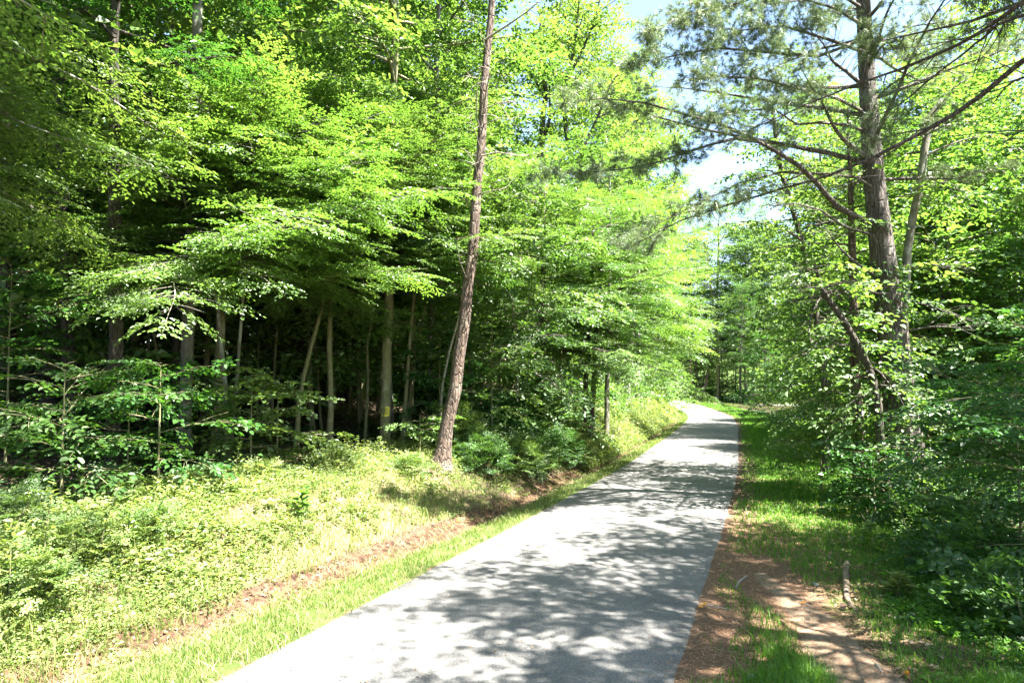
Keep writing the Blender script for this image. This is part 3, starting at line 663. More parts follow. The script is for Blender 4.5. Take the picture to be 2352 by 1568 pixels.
ptree([(1242, 940), (1244, 820), (1248, 640)], 27, 20, 'stout dark trunk almost hidden in shade behind the bushes', 'beech', 'dark', .7,
      hb=3.2, ht=10.5, R=4.4, nprim=34, tm='beech', el=(-.05, .55), bias=(.3, -.35), prof='skirt')
ptree([(1341, 990), (1346, 880), (1354, 760), (1360, 620)], 29, 13, 'left stem of the dark pair standing on the bank', 'beech', 'dark', .65,
      hb=3.4, ht=10.5, R=3.8, nprim=42, tm='beech', el=(-.05, .6), bias=(.1, -.2), prof='skirt', ss=.85, sec=.38)
ptree([(1352, 985), (1364, 880), (1370, 760), (1380, 620)], 29.3, 14, 'right stem of the dark pair standing on the bank', 'yellow', 'brown', .65,
      hb=4.0, ht=11, R=4.0, nprim=40, tm='beech', el=(-.05, .6), bias=(.12, -.2), prof='skirt')
ptree([(1392, 940), (1396, 800), (1400, 650)], 34, 13, 'grey-white blotched trunk behind the dark pair', 'beech', 'grey', .7,
      hb=4.5, ht=14, R=4.2, nprim=32, tm='beech', el=(0, .6), bias=(.15, -.2), prof='layer', shape='quad')
ptree([(1466, 930), (1472, 840), (1478, 740)], 66, 9, 'slim pale trunk near the bank where the road narrows', 'yellow', 'grey', .7,
      hb=5.0, ht=15, R=5.4, nprim=40, tm='far', el=(0, .5), bias=(.35, -.2), prof='layer', shape='quad')
ptree([(1494, 925), (1496, 830), (1500, 740)], 78, 9, 'grey trunk next beyond the slim pale one on the bank', 'beech', 'grey', .7,
      hb=5.5, ht=17, R=5.8, nprim=44, tm='far', el=(0, .5), bias=(.3, -.1), prof='layer', shape='quad')

loc, tp = px_trunk([(1212, 935), (1218, 760), (1222, 520), (1234, 430), (1245, 300), (1253, 210), (1246, 140)], 35)
fr = np.random.default_rng(41); fw, fc = build_tree(fr, tp, .26, .12, hb=10.5, ht=22, R=3.0, nprim=16, tm='far', el=(.3, 1.0), shape='quad', bias=(.3, 0))
FT = thing('broadleaf_tree', loc, 'tall tree with dark forking limbs against the sky beyond the leaning pine', 'tree', GL); fw.obj('trunk', BM['dark'], FT, True)
sP = []; sD = []
for pts, rr in [([(1222, 520), (1238, 470), (1262, 440), (1300, 408), (1336, 350), (1372, 270), (1402, 196), (1450, 130)], .16), ([(1316, 385), (1300, 300), (1296, 210), (1312, 140), (1322, 90), (1330, 0), (1336, -80)], .15), ([(1304, 180), (1340, 110), (1368, 36), (1385, -30)], .09), ([(1253, 230), (1232, 190), (1218, 168), (1200, 120)], .08), ([(1246, 330), (1262, 270), (1262, 160), (1270, 60)], .07), ([(1372, 270), (1420, 250), (1480, 236)], .06)]:
    q = np.array([at(u, v, 35-.25*k) for k, (u, v) in enumerate(pts)])-np.array(loc); q = np.column_stack([catmull(q[:, :2], 4), np.interp(np.linspace(0, 1, (len(q)-1)*4+1), np.linspace(0, 1, len(q)), q[:, 2])])
    b_ = MB(); tube(b_, q, np.linspace(rr, .03, len(q)), 8, lump=.08)
    for k in range(11):
        t_ = fr.uniform(.25, 1); p0 = interp_path(q, t_); lp = limb_pts(fr, p0, fr.random()*6.28, fr.uniform(-.2, .9), fr.uniform(1.0, 2.6), 5, -.2, .15); tube(b_, lp, np.linspace(.035, .006, 6), 4)
        for g in range(5): sP.append(interp_path(lp, fr.uniform(.35, 1))); a_ = fr.random()*6.28; sD.append((math.cos(a_), math.sin(a_), fr.normal(0, .3)))
    b_.obj('limb', BM['dark'], FT, True)
put_sprays(fr, fc, 'far', np.array(sP), np.array(sD), np.full(len(sP), .9), 'quad', None, .4); fc.obj('crown', LM['pale'], FT)
# leaning pine with dead branches
loc, tp = px_trunk([(1012, 1052), (1030, 960), (1049, 860), (1065, 770), (1073, 690), (1084, 600), (1090, 500), (1097, 430), (1110, 330), (1109, 250), (1117, 150), (1121, 80), (1130, 0)], 18)
pr = np.random.default_rng(4)
w, c = build_tree(pr, tp, .185, .09, hb=13.4, ht=19, R=2.2, nprim=12, tm='small', el=(.1, .7), lump=.05, tk=16, flare=2.1)
LP = thing('pine_tree', loc, 'tall reddish pine leaning right from the bank, bare of low branches', 'pine tree')
w.obj('trunk', BM['brown'], LP, True)
def px_limb(pts, y0, y1, base): return np.array([at(u, v, y0+(y1-y0)*k/(len(pts)-1)) for k, (u, v) in enumerate(pts)])-np.array(base)
dead = [([(1110, 262), (1118, 200), (1130, 156)], .030), ([(1104, 300), (1094, 268), (1096, 200), (1104, 150)], .022), ([(1106, 350), (1090, 300), (1080, 270)], .015),
        ([(1114, 92), (1160, 62), (1210, 28), (1235, 6), (1250, 4)], .034), ([(1113, 250), (1150, 236), (1190, 234)], .022), ([(1112, 285), (1150, 272), (1185, 276)], .018),
        ([(1106, 358), (1140, 350), (1190, 358), (1240, 354)], .022), ([(1096, 446), (1130, 438), (1165, 432)], .018), ([(1100, 420), (1092, 380), (1096, 340)], .013),
        ([(1109, 210), (1096, 180), (1076, 176), (1060, 190)], .012), ([(1118, 120), (1100, 60), (1080, 30)], .014), ([(1072, 640), (1056, 600), (1050, 560)], .013), ([(1108, 230), (1150, 190), (1160, 150)], .014)]
for pts, rr in dead:
    q = px_limb(pts, 18-.1, 18-pr.uniform(.5, 2), loc); b_ = MB(); qq = catmull(np.hstack([q]), 4) if False else q
    n = len(q); tube(b_, q, np.linspace(rr, .006, n), 6, lump=.1)
    for k in range(5):
        p0 = interp_path(q, pr.uniform(.4, .98)); az = pr.random()*6.28
        tube(b_, limb_pts(pr, p0, az, pr.uniform(-.5, .7), pr.uniform(.25, .7), 4, 0, .3), np.linspace(.008, .003, 5), 3)
    b_.obj('dead_branch', BM['twig'], LP, True)
c.obj('crown', LM['needle'], LP)

GP = 'thin poles in the dark of the left wood'
for pts, y, dpx, lab in [([(590, 1010), (592, 860), (600, 700)], 23, 5, 'thin pole right of the lichen-spotted trunk'), ([(622, 1015), (630, 870), (634, 760), (650, 660)], 22, 6, 'crooked thin pole midway between lichen-spotted trunk and leaning pole'),
        ([(650, 990), (646, 840), (640, 700)], 27, 5, 'faint far pole left of the leaning pole'), ([(738, 990), (728, 840), (716, 700)], 24, 6, 'pole tilting left just before the straight slender trunk'), ([(800, 985), (806, 850), (818, 700)], 28, 6, 'faint pole right of the straight slender trunk'),
        ([(826, 1000), (822, 850), (812, 690)], 25, 5, 'thin pole close to the wavering sapling'), ([(868, 985), (872, 850), (870, 700)], 30, 9, 'dim trunk half hidden behind the signed tree'), ([(902, 1005), (900, 900), (893, 760)], 24, 7, 'reddish dim pole touching the right side of the signed tree'),
        ([(960, 985), (956, 850), (964, 700)], 28, 6, 'dim pole between the crooked slender trunk and the tall rough one'), ([(1108, 960), (1112, 840), (1120, 700)], 26, 6, 'thin pole right of the reddish pine'), ([(1150, 950), (1146, 830), (1152, 700)], 28, 7, 'dim pole left of the pale-streaked stem'),
        ([(1292, 950), (1300, 840), (1322, 740)], 31, 7, 'slanting pole left of the dark pair'), ([(1318, 940), (1306, 820), (1300, 720)], 33, 6, 'thin pole crossing the slanting one'), ([(330, 960), (338, 820), (352, 700)], 21, 7, 'dim slanting pole between thick trunk and grey patched trunk'), ([(380, 900), (360, 800), (345, 730)], 20, 8, 'brown dead pole leaning left before the grey patched trunk')]:
    ptree(pts, y, dpx, lab, 'dark', 'moss' if 'dim' not in lab else 'grey', .6, group=GP, name='pole_tree', hb=4.6, ht=7.5, R=1.5, nprim=8, tm='beech', el=(0, .6), prof='skirt')
# shrubs and saplings of the left side
def shrub(loc, label, leafm, tm, rad, h, n, seed, group=None, name='shrub', ss=.6, stems=6, barkm='moss', shape='hex', cat='shrub'):
    r = np.random.default_rng(seed); w, c = MB(), MB()
    P = []; D = []; S = []; WS = []
    for k in range(stems):
        az = k*2.4+r.random(); lp = limb_pts(r, (0, 0, -.05), az, r.uniform(.8, 1.4), h*r.uniform(.7, 1.05), 6, -.6, .12)
        w = MB(); tube(w, lp, np.linspace(.018, .005, 7), 4); WS.append(w)
    for k in range(n):
        az = r.random()*6.28; q = r.random()**.5; zf = r.random()**.8
        rr = rad*math.sqrt(max(0.05, 1-(zf*.95)**2))*q*(.85+.3*math.sin(3*az+seed))
        P.append((math.cos(az)*rr, math.sin(az)*rr, zf*h*(.8+.2*math.sin(2*az+seed*2)))); e = .2+.5*zf+r.normal(0, .2)
        D.append((math.cos(az+r.normal(0, 1.1)), math.sin(az+r.normal(0, 1.1)), math.sin(e+r.normal(0, .3)))); S.append(ss*r.uniform(.7, 1.2))
    put_sprays(r, c, tm, np.array(P), np.array(D), np.array(S), shape, None, .4)
    t = thing(name, loc, label, cat, group); [w.obj('stem', BM[barkm], t, True) for w in WS]; c.obj('foliage', LM[leafm], t); return t
def gpt(x, y): return (x, y, H(x, y))
GB = 'bushes on the left bank'
for k, (s_, e_, rad, h, lab, lm) in enumerate([(19.0, 2.5, 1.2, .9, 'low mound of small leaves on the shaded bank nearest the leaning pine', 'vine'), (21.0, 2.1, 1.3, 1.0, 'low mound of small leaves in the middle of the shaded bank', 'maple'), (23.3, 2.0, 1.4, 1.1, 'low mound of small leaves at the far half of the shaded bank', 'vine'), (25.6, 2.0, 1.3, 1.0, 'low mound of small leaves below the dark pair of trunks', 'weed')]):
    x, y = rpos(s_, -(HALF+e_)); shrub(gpt(float(x), float(y)), lab, lm, 'small', rad, h, int(300*rad*h), 30+k, 'low mounds of leaves on the shaded bank', ss=.6)
for k, (s_, e_, rad, h, lab, lm) in enumerate([
        (19.8, 3.6, 1.5, 1.3, 'small-leaved bush just right of the leaning pine root', 'maple'), (22.3, 3.3, 1.8, 1.5, 'dense small-leaved bush in the shade right of the leaning pine', 'vine'),
        (25.3, 3.2, 2.0, 1.7, 'large rounded bush with a few sunlit tips before the dark pair of trunks', 'maple'), (28.8, 3.8, 1.8, 1.7, 'leafy bush at the foot of the dark pair of trunks', 'weed'),
        (34, 3.8, 1.6, 1.3, 'sunny low bush on the bank crest past the dark pair', 'weed'), (24.0, 6.4, 1.7, 2.6, 'tall shaded bush behind the large rounded bush', 'dark')]):
    x, y = rpos(s_, -(HALF+e_)); shrub(gpt(float(x), float(y)), lab, lm, 'small', rad, h, int(330*rad*h/2), 40+k, GB, ss=.7)
x, y = rpos(86, -(HALF+1.8)); shrub(gpt(float(x), float(y)), 'pale bright bush overhanging the road at the far bend', 'pale', 'far', 3.2, 6.2, 420, 60, ss=.9, shape='quad')
x, y = rpos(76, -(HALF+3.0)); shrub(gpt(float(x), float(y)), 'green bush on the far bank before the pale one', 'beech', 'far', 2.4, 3.2, 260, 61, ss=.9, shape='quad')

for k, (s_, e_, rad, h, lab, lm) in enumerate([(41, 4.0, 2.0, 1.8, 'rounded bush on the bank below the slim pale trunk', 'beech'), (48, 3.8, 2.2, 2.0, 'rounded bush on the bank below the trunk next beyond', 'maple'), (56, 4.0, 2.4, 2.4, 'bush in the shade on the farther bank', 'beech'), (64, 3.6, 2.4, 2.6, 'bush with lit top on the farther bank', 'weed'), (95, 1.6, 2.0, 3.4, 'pale bush touching the road edge where it bends away', 'pale')]):
    x, y = rpos(s_, -(HALF+e_)); shrub(gpt(float(x), float(y)), lab, lm, 'far', rad, h, int(70*rad*h/2), 160+k, 'bushes along the far left bank', ss=.7, shape='quad')
def sapling(x, y, h, R, label, leafm, seed, tm='big', n=12, hb=.8, bias=(0, 0), ss=.75, group='shaded saplings under the left trees', barkm='moss', lean=(0, 0), r0=.03, el=(.05, .5)):
    z = H(x, y)-.05
    tp = np.array([(0, 0, 0), (lean[0]*.4, lean[1]*.4, h*.5), (lean[0], lean[1], h)])
    return tree('sapling', (x, y, z), tp, r0, .008, label, LM[leafm], BM[barkm], group, 'sapling', seed, hb=hb, ht=h*1.05, R=R, nprim=n, tm=tm, el=el, prof='layer', bias=bias, ss=ss, tk=5, flare=1.1, sec=.36)
def ux(u, y): return (u-CU)/F*y
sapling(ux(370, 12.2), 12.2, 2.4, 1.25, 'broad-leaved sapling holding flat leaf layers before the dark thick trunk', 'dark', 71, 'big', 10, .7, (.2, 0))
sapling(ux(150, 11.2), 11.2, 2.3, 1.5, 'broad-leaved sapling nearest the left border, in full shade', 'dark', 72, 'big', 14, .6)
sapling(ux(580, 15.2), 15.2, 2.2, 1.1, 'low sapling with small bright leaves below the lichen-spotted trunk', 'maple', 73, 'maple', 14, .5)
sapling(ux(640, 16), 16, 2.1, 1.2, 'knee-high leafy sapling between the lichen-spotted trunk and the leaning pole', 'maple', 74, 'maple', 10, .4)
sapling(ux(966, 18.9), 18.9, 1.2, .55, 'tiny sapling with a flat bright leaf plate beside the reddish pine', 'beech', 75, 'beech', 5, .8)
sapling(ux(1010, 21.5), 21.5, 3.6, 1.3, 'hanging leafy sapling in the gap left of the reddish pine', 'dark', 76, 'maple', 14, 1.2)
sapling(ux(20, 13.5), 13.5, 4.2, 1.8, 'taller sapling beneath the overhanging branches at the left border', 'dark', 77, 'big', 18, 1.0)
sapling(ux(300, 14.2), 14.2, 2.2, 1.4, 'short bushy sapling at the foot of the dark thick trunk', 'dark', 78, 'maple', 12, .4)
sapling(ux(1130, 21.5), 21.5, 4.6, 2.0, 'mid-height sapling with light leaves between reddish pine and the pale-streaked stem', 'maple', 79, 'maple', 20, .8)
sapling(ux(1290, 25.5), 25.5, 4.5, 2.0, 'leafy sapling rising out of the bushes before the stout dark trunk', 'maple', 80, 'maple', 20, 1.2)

# near tree standing just outside the frame on the left: its branches reach in
x, y = -9.8, 9.0
tree('broadleaf_tree', (x, y, H(x, y)-.05), [(0, 0, 0), (.1, .1, 6), (.2, 0, 14)], .24, .12, 'overhanging tree whose long flat sprays reach in from the left border', LM['maple'], BM['grey'], GL,
     hb=5.0, ht=16, R=7.0, nprim=100, tm='beech', el=(-.1, .4), bias=(.4, -.15), ss=1.15, prof='column', keep=lambda P: (np.hypot(P[:, 0]+x, P[:, 1]+y) > 5.0) & ((P[:, 2] > 8.3) | ((P[:, 0] < 3.2) & (P[:, 2] > 3.2))) & (P[:, 0]+x < -.6) & ((P[:, 2] < 8.3) | (P[:, 1]+y < 10.6)))  # upper crown, out of view, widened and trimmed to shade the left border
x, y = -9.2, 3.8  # unseen tree, added to deepen the shade over the left saplings
tree('broadleaf_tree', (x, y, H(x, y)-.05), [(0, 0, 0), (.1, .1, 6), (.2, 0, 14)], .24, .12, 'tall shade tree behind the left border, its crown above the picture', LM['dark'], BM['grey'], GL, seed=311,
     hb=9, ht=18, R=5.2, nprim=50, tm='far', el=(-.0, .6), shape='quad')
x, y = -7.5, 4.3
tree('broadleaf_tree', (x, y, H(x, y)-.05), [(0, 0, 0), (.1, .3, 4), (.3, .8, 9)], .13, .06, 'near tree dangling bright translucent leaves into the top left corner', LM['yellow'], BM['grey'], GL,
     hb=6.3, ht=10, R=3.3, nprim=18, tm='beech', el=(.0, .5), bias=(.1, .3), ss=.95)

# ------------------------------------------------------------------ tall trees behind, copied from a few kinds
def proto(seed, leafm, barkm, H_, hb, R, npr, tm, rr, prof='ovoid', el=(.05, .85), lean=.6, shape='quad'):
    r = np.random.default_rng(seed)
    tp = [(0, 0, 0), (r.normal(0, lean*.3), r.normal(0, lean*.3), H_*.35), (r.normal(0, lean), r.normal(0, lean), H_*.8)]
    w, c = build_tree(r, tp, rr, rr*.45, hb=hb, ht=H_, R=R, nprim=npr, tm=tm, el=el, prof=prof, shape=shape, ss=1.1, sec=.55, tk=8)
    NL[0] += sum(len(q) for q in c.Q)
    return (w.mesh('trunk', BM[barkm], True), c.mesh('crown', LM[leafm]))
PRO = dict(
    poplarA=proto(101, 'poplar', 'grey', 25, 7, 5.0, 44, 'far', .22), poplarB=proto(102, 'poplar', 'moss', 22, 5.5, 4.6, 44, 'far', .2),
    oak=proto(103, 'maple', 'dark', 27, 8, 6.2, 40, 'far', .3, el=(.15, 1.0), lean=1.2), beechA=proto(104, 'beech', 'grey', 15, 3.0, 4.8, 42, 'far', .14, 'layer', (0, .55)),
    beechB=proto(105, 'yellow', 'moss', 13, 2.6, 4.4, 40, 'far', .12, 'layer', (0, .55)), low=proto(106, 'maple', 'dark', 10, .8, 4.0, 44, 'far', .1, 'dome', (-.1, .7)),
    dense=proto(108, 'poplar', 'grey', 26, 6, 6.0, 84, 'far', .24, el=(.0, .9)), pale=proto(107, 'pale', 'grey', 26, 8, 5.2, 42, 'far', .22, el=(.1, 1.0), lean=1.0))
def place(kind, x, y, label, group, leafm=None, s=1., name='broadleaf_tree', rz=None):
    r = np.random.default_rng(zlib.crc32(label.encode()))
    t = thing(name, (x, y, H(x, y)-.1), label, 'tree', group, r.random()*6.28 if rz is None else rz, s*r.uniform(.95, 1.06))
    for nm, me in zip(('trunk', 'crown'), PRO[kind]):
        o = bpy.data.objects.new(nm, me); COL.objects.link(o); o.parent = t
        if leafm and nm == 'crown': o.material_slots[0].link = 'OBJECT'; o.material_slots[0].material = LM[leafm]
    return t
GT = 'tall trees behind the left edge of the wood'
for kind, u, y, s, lm, lab in [
    ('poplarA', 545, 27, 1.0, None, 'dark slim trunk at the top, right of the tall grey patched trunk'), ('poplarB', 640, 30, 1.05, None, 'bright crown with blue sky showing at its left, behind the slim dark trunk'),
    ('poplarA', 760, 29, .95, 'poplar', 'bright sunlit crown high above the straight slender trunk'), ('poplarB', 830, 34, 1.2, 'yellow', 'yellow-green crown between the slender trunk and the signed tree'),
    ('oak', 960, 36, .9, None, 'deep green crown behind the tall rough grey trunk'), ('poplarA', 985, 33, .95, None, 'crown behind the bare upper half of the leaning pine'),
    ('pale', 1330, 46, 1.05, None, 'pale airy crown behind the dark-limbed forking tree'),
    ('pale', 1420, 52, 1.0, 'poplar', 'pale crown at the upper middle next to the open sky'), ('poplarB', 1085, 46, .95, None, 'distant crown low in the gap right of the leaning pine'),
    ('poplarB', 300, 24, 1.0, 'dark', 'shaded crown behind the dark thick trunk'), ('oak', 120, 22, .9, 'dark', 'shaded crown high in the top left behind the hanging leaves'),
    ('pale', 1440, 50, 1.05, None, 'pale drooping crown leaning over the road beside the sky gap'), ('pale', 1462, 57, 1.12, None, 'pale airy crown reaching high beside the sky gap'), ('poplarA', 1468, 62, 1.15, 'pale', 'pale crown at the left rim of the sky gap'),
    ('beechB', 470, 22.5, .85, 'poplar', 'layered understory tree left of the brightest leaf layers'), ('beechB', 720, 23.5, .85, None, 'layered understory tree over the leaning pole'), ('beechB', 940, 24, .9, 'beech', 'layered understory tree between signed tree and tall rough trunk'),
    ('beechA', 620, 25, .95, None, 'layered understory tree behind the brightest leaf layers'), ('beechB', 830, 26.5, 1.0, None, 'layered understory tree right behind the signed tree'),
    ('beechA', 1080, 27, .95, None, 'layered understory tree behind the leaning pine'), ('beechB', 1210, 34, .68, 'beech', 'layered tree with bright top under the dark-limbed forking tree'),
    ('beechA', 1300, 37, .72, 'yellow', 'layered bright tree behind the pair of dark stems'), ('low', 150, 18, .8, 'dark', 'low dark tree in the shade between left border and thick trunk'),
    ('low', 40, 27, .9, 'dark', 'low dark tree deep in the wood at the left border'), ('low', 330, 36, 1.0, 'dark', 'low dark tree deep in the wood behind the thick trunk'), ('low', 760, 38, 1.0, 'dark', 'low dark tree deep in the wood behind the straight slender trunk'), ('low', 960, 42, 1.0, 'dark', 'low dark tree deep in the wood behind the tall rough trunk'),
    ('low', 400, 26, .8, 'dark', 'low dark tree far behind the tall grey patched trunk')]:
    place(kind, ux(u, y), y, lab, GT, lm, s)
GR = 'trees overhanging the left side of the road further on'
for kind, s_, e_, s, lm, lab in [
    ('beechB', 47, 8.5, 1.1, 'beech', 'layered tree leaning over the bank where the road turns pale'), ('poplarB', 57, 11.0, .8, 'yellow', 'yellow-green layered tree over the far bank'),
    ('poplarB', 67, 11.5, .85, 'beech', 'last layered tree before the pale bush on the far bank'), ('poplarA', 60, 11, .95, 'poplar', 'tall crown set back behind the yellow-green layered tree'),
    ('poplarB', 76, 9, 1.1, 'pale', 'hazy pale tall crown near the bend'), ('beechA', 84, 8.5, 1.2, 'poplar', 'rounded tree behind the pale bush at the bend'), ('pale', 92, 10, .9, None, 'tall pale tree behind the bend at the left of the gap')]:
    x, y = rpos(s_, -(HALF+e_)); place(kind, float(x), float(y), lab, GR, lm, s)
GE = 'trees closing the view beyond the bend'
for kind, x, y, s, lm, lab in [
    ('pale', 26, 132, .95, None, 'pale sunlit crown left of the forked trunk beyond the bend'), ('beechA', 30.5, 136, 1.3, 'pale', 'soft bright tree right behind the forked trunk'),
    ('oak', 39.5, 118.5, .8, 'dark', 'dark-trunked tree behind the mailbox'), ('low', 43, 117, 1.3, 'dark', 'dark low tree right of the dark-trunked one'), ('poplarB', 47, 124, 1.0, 'maple', 'dim green crown at the end of the road'),
    ('pale', 36, 146, 1.15, 'poplar', 'tallest crown closing the road end'), ('low', 31, 131, 1.0, None, 'bush-like tree with bright leaves under the forked trunk'), ('low', 24.5, 128, 1.0, 'dark', 'dark low tree left of the forked trunk'),
    ('low', 37, 132, 1.1, 'beech', 'bright low tree between forked trunk and mailbox'), ('dense', 29, 139, 1.35, 'poplar', 'dense fresh crown behind the forked trunk, left half of the road end'), ('dense', 36, 132, 1.3, 'beech', 'dense crown straight over the mailbox'), ('dense', 43.5, 127, 1.2, 'maple', 'dense crown above the start of the driveway'), ('dense', 51, 131, 1.2, 'poplar', 'dense crown closing the right end of the gap'),
    ('oak', 33, 134, 1.5, 'poplar', 'great broad crown over the forked trunk at the road end'), ('poplarA', 41.5, 137, 1.6, 'maple', 'tallest dense crown right of the great broad one'), ('oak', 48.5, 130, 1.3, 'poplar', 'broad crown at the right end of the gap, above the driveway'), ('oak', 25, 140, 1.5, 'pale', 'great pale crown left of the broad one at the road end'),
    ('poplarB', 38, 127, 1.45, 'poplar', 'tall green crown rising over the mailbox'), ('poplarA', 46, 131, 1.25, 'maple', 'tall crown beside the one over the mailbox'), ('poplarA', 31, 142, 1.3, 'poplar', 'tall fresh green crown above the forked trunk'), ('oak', 54, 134, 1.1, 'maple', 'broad crown at the right end of the gap'),
    ('low', 29, 140, 1.5, 'maple', 'dense low tree behind the forked trunk'), ('low', 45, 138, 1.5, 'maple', 'dense low tree behind the end of the driveway'), ('low', 38, 141, 1.5, 'dark', 'dense dark low tree filling the end of the road'), ('low', 21, 137, 1.5, 'beech', 'dense low tree behind the pale bush'), ('low', 52, 128, 1.5, 'poplar', 'dense low tree beside the driveway'),
    ('poplarA', 22, 150, 1.1, 'pale', 'far pale crown above the pale bush'), ('poplarB', 52, 150, 1.1, 'pale', 'far pale crown right of the tallest one')]:
    place(kind, x, y, lab, GE, lm, s)

# ------------------------------------------------------------------ right side
GRR = 'trees along the right side of the road'
ptree([(1972, 1140), (1972, 1000), (1966, 860), (1962, 700), (1955, 520)], 19.5, 26, 'reddish flaking trunk left of the big pine', 'maple', 'brown', .6, group=GRR, hb=2.2, ht=11.5, R=2.5, nprim=34, tm='maple', el=(-.25, .6), bias=(.1, .1))
ptree([(1896, 1000), (1893, 880), (1872, 700), (1838, 540), (1800, 420), (1774, 240)], 24, 17, 'slender trunk curving left, standing beyond the reddish one', 'maple', 'dark', .6, group=GRR, hb=2.2, ht=14, R=3.0, nprim=36, tm='maple', el=(-.2, .6), bias=(.1, .0))
ptree([(2078, 1010), (2072, 780), (2080, 620), (2098, 480), (2122, 380), (2130, 280), (2170, 225), (2200, 188)], 18.6, 22, 'bare grey stem hugging the big pine and ending in a broken fork', 'yellow', 'grey', .75, group=GRR, hb=8.4, ht=12, R=2.6, nprim=14, tm='maple', el=(.0, .7), bias=(.3, .2))
ptree([(2040, 1120), (2012, 890), (1975, 800), (1935, 735), (1890, 665)], 17, 22, 'reddish trunk slanting left across the big pine with bare hanging twigs', 'maple', 'dark', .6, group=GRR, hb=2.6, ht=6.4, R=1.7, nprim=16, tm='maple', el=(-.4, .3), bias=(-.2, -.1))
for kind, s_, e_, s, lm, lab in [
    ('low', 33, 7.6, .95, 'maple', 'leafy tree down to the grass behind the slender curving trunk'), ('low', 41, 7.6, 1.1, 'dark', 'dark bushy tree edging the shaded grass strip'), ('beechA', 50, 7.6, 1.05, 'beech', 'layered tree midway along the right grass strip'),
    ('dense', 30, 12, .55, 'maple', 'shady crown behind the reddish trunk at the right'), ('dense', 38, 10.5, .7, 'maple', 'shady crown set back behind the leafy tree by the grass strip'), ('pale', 56, 7.5, .95, None, 'airy pale crown right of the sky gap'), ('low', 58, 7.8, 1.1, 'beech', 'bright low tree beside the sunny end of the grass strip'), ('beechB', 67, 7.2, 1.2, 'pale', 'pale bright tree near the sunny end of the grass strip'), ('low', 77, 8.6, 1.2, 'poplar', 'leafy tree at the right just before the mailbox'),
    ('poplarB', 46, 10, .85, 'poplar', 'taller crown set back behind the dark bushy tree'), ('poplarA', 84, 10, .8, 'pale', 'hazy tall crown at the right of the sky gap'), ('pale', 66, 9.5, .85, None, 'pale taller crown behind the pale bright tree')]:
    x, y = rpos(s_, HALF+e_); place(kind, float(x), float(y), lab, GRR, lm, s)
GS = 'sunny trees behind the big pine'
for kind, u, y, s, lm, lab in [
    ('beechB', 2200, 27, 1.1, 'yellow', 'glowing yellow-green tree right behind the bare grey stem'), ('poplarA', 2330, 31, .95, 'yellow', 'glowing tall crown at the right border'), ('poplarB', 2120, 38, 1.0, 'yellow', 'backlit crown behind the upper pine trunk'),
    ('dense', 1985, 44, .85, 'poplar', 'dense bright crown left behind the upper pine trunk'),
    ('beechA', 2300, 38, 1.2, 'pale', 'pale layered tree with white slim trunks at the right'), ('pale', 2260, 48, .9, 'yellow', 'far glowing crown below the open sky at top right'), ('beechB', 2050, 33, 1.15, 'poplar', 'bright tree between the reddish trunk and the big pine'),
    ('poplarA', 1900, 40, .8, 'maple', 'crown rising behind the slender curving trunk'), ('low', 2150, 26, .9, 'maple', 'low leafy tree in the shade behind the big pine'), ('low', 2380, 24, .95, 'beech', 'low tree at the right border with lit leaves'),
    ('beechA', 2420, 27, 1.1, 'yellow', 'tree whose glowing layers cross the right border')]:
    place(kind, ux(u, y), y, lab, GS, lm, s)
sapling(ux(2330, 12), 12, 3.4, 1.6, 'shaded sapling with broad leaves right of the big pine foot', 'vine', 81, 'big', 20, .6, (-.2, -.1), group='saplings on the right')
sapling(ux(2520, 9.5), 9.5, 4.0, 2.3, 'near sapling at the right border with sunlit drooping leaf tips', 'vine', 82, 'beech', 22, .8, (-.25, 0), group='saplings on the right', ss=.9)
sapling(ux(2440, 13.5), 13.5, 4.6, 2.0, 'taller shaded sapling behind the near one at the right border', 'dark', 83, 'big', 20, 1.0, (-.15, 0), group='saplings on the right')
sapling(ux(2000, 15.8), 15.8, 1.5, .9, 'waist-high sapling crowding the foot of the reddish trunk', 'vine', 84, 'maple', 14, .4, group='saplings on the right')
sapling(ux(2110, 15.4), 15.4, 2.6, .9, 'leafy sapling with light leaves right in front of the big pine trunk', 'maple', 86, 'maple', 9, .8, (-.25, 0), group='saplings on the right')
sapling(ux(1880, 20), 20, 2.6, 1.5, 'leaning sapling stretching pale leaf sprays over the grass strip', 'maple', 85, 'maple', 14, .7, (-.4, -.2), group='saplings on the right')
for k, (u, y, rad, h, lab) in enumerate([(2150, 14.2, .9, .75, 'dark bush at the very foot of the big pine'), (2250, 10.4, 1.1, .95, 'dark bush below the shaded broad-leaved sapling'), (2330, 8.4, 1.0, .8, 'bush at the right border with lit upper leaves'), (1985, 17.5, .8, .55, 'bush between grass strip and reddish trunk')]):
    x = ux(u, y); shrub(gpt(x, y), lab, 'vine', 'maple', rad, h, int(90*rad), 90+k, 'bushes on the right', ss=.55)

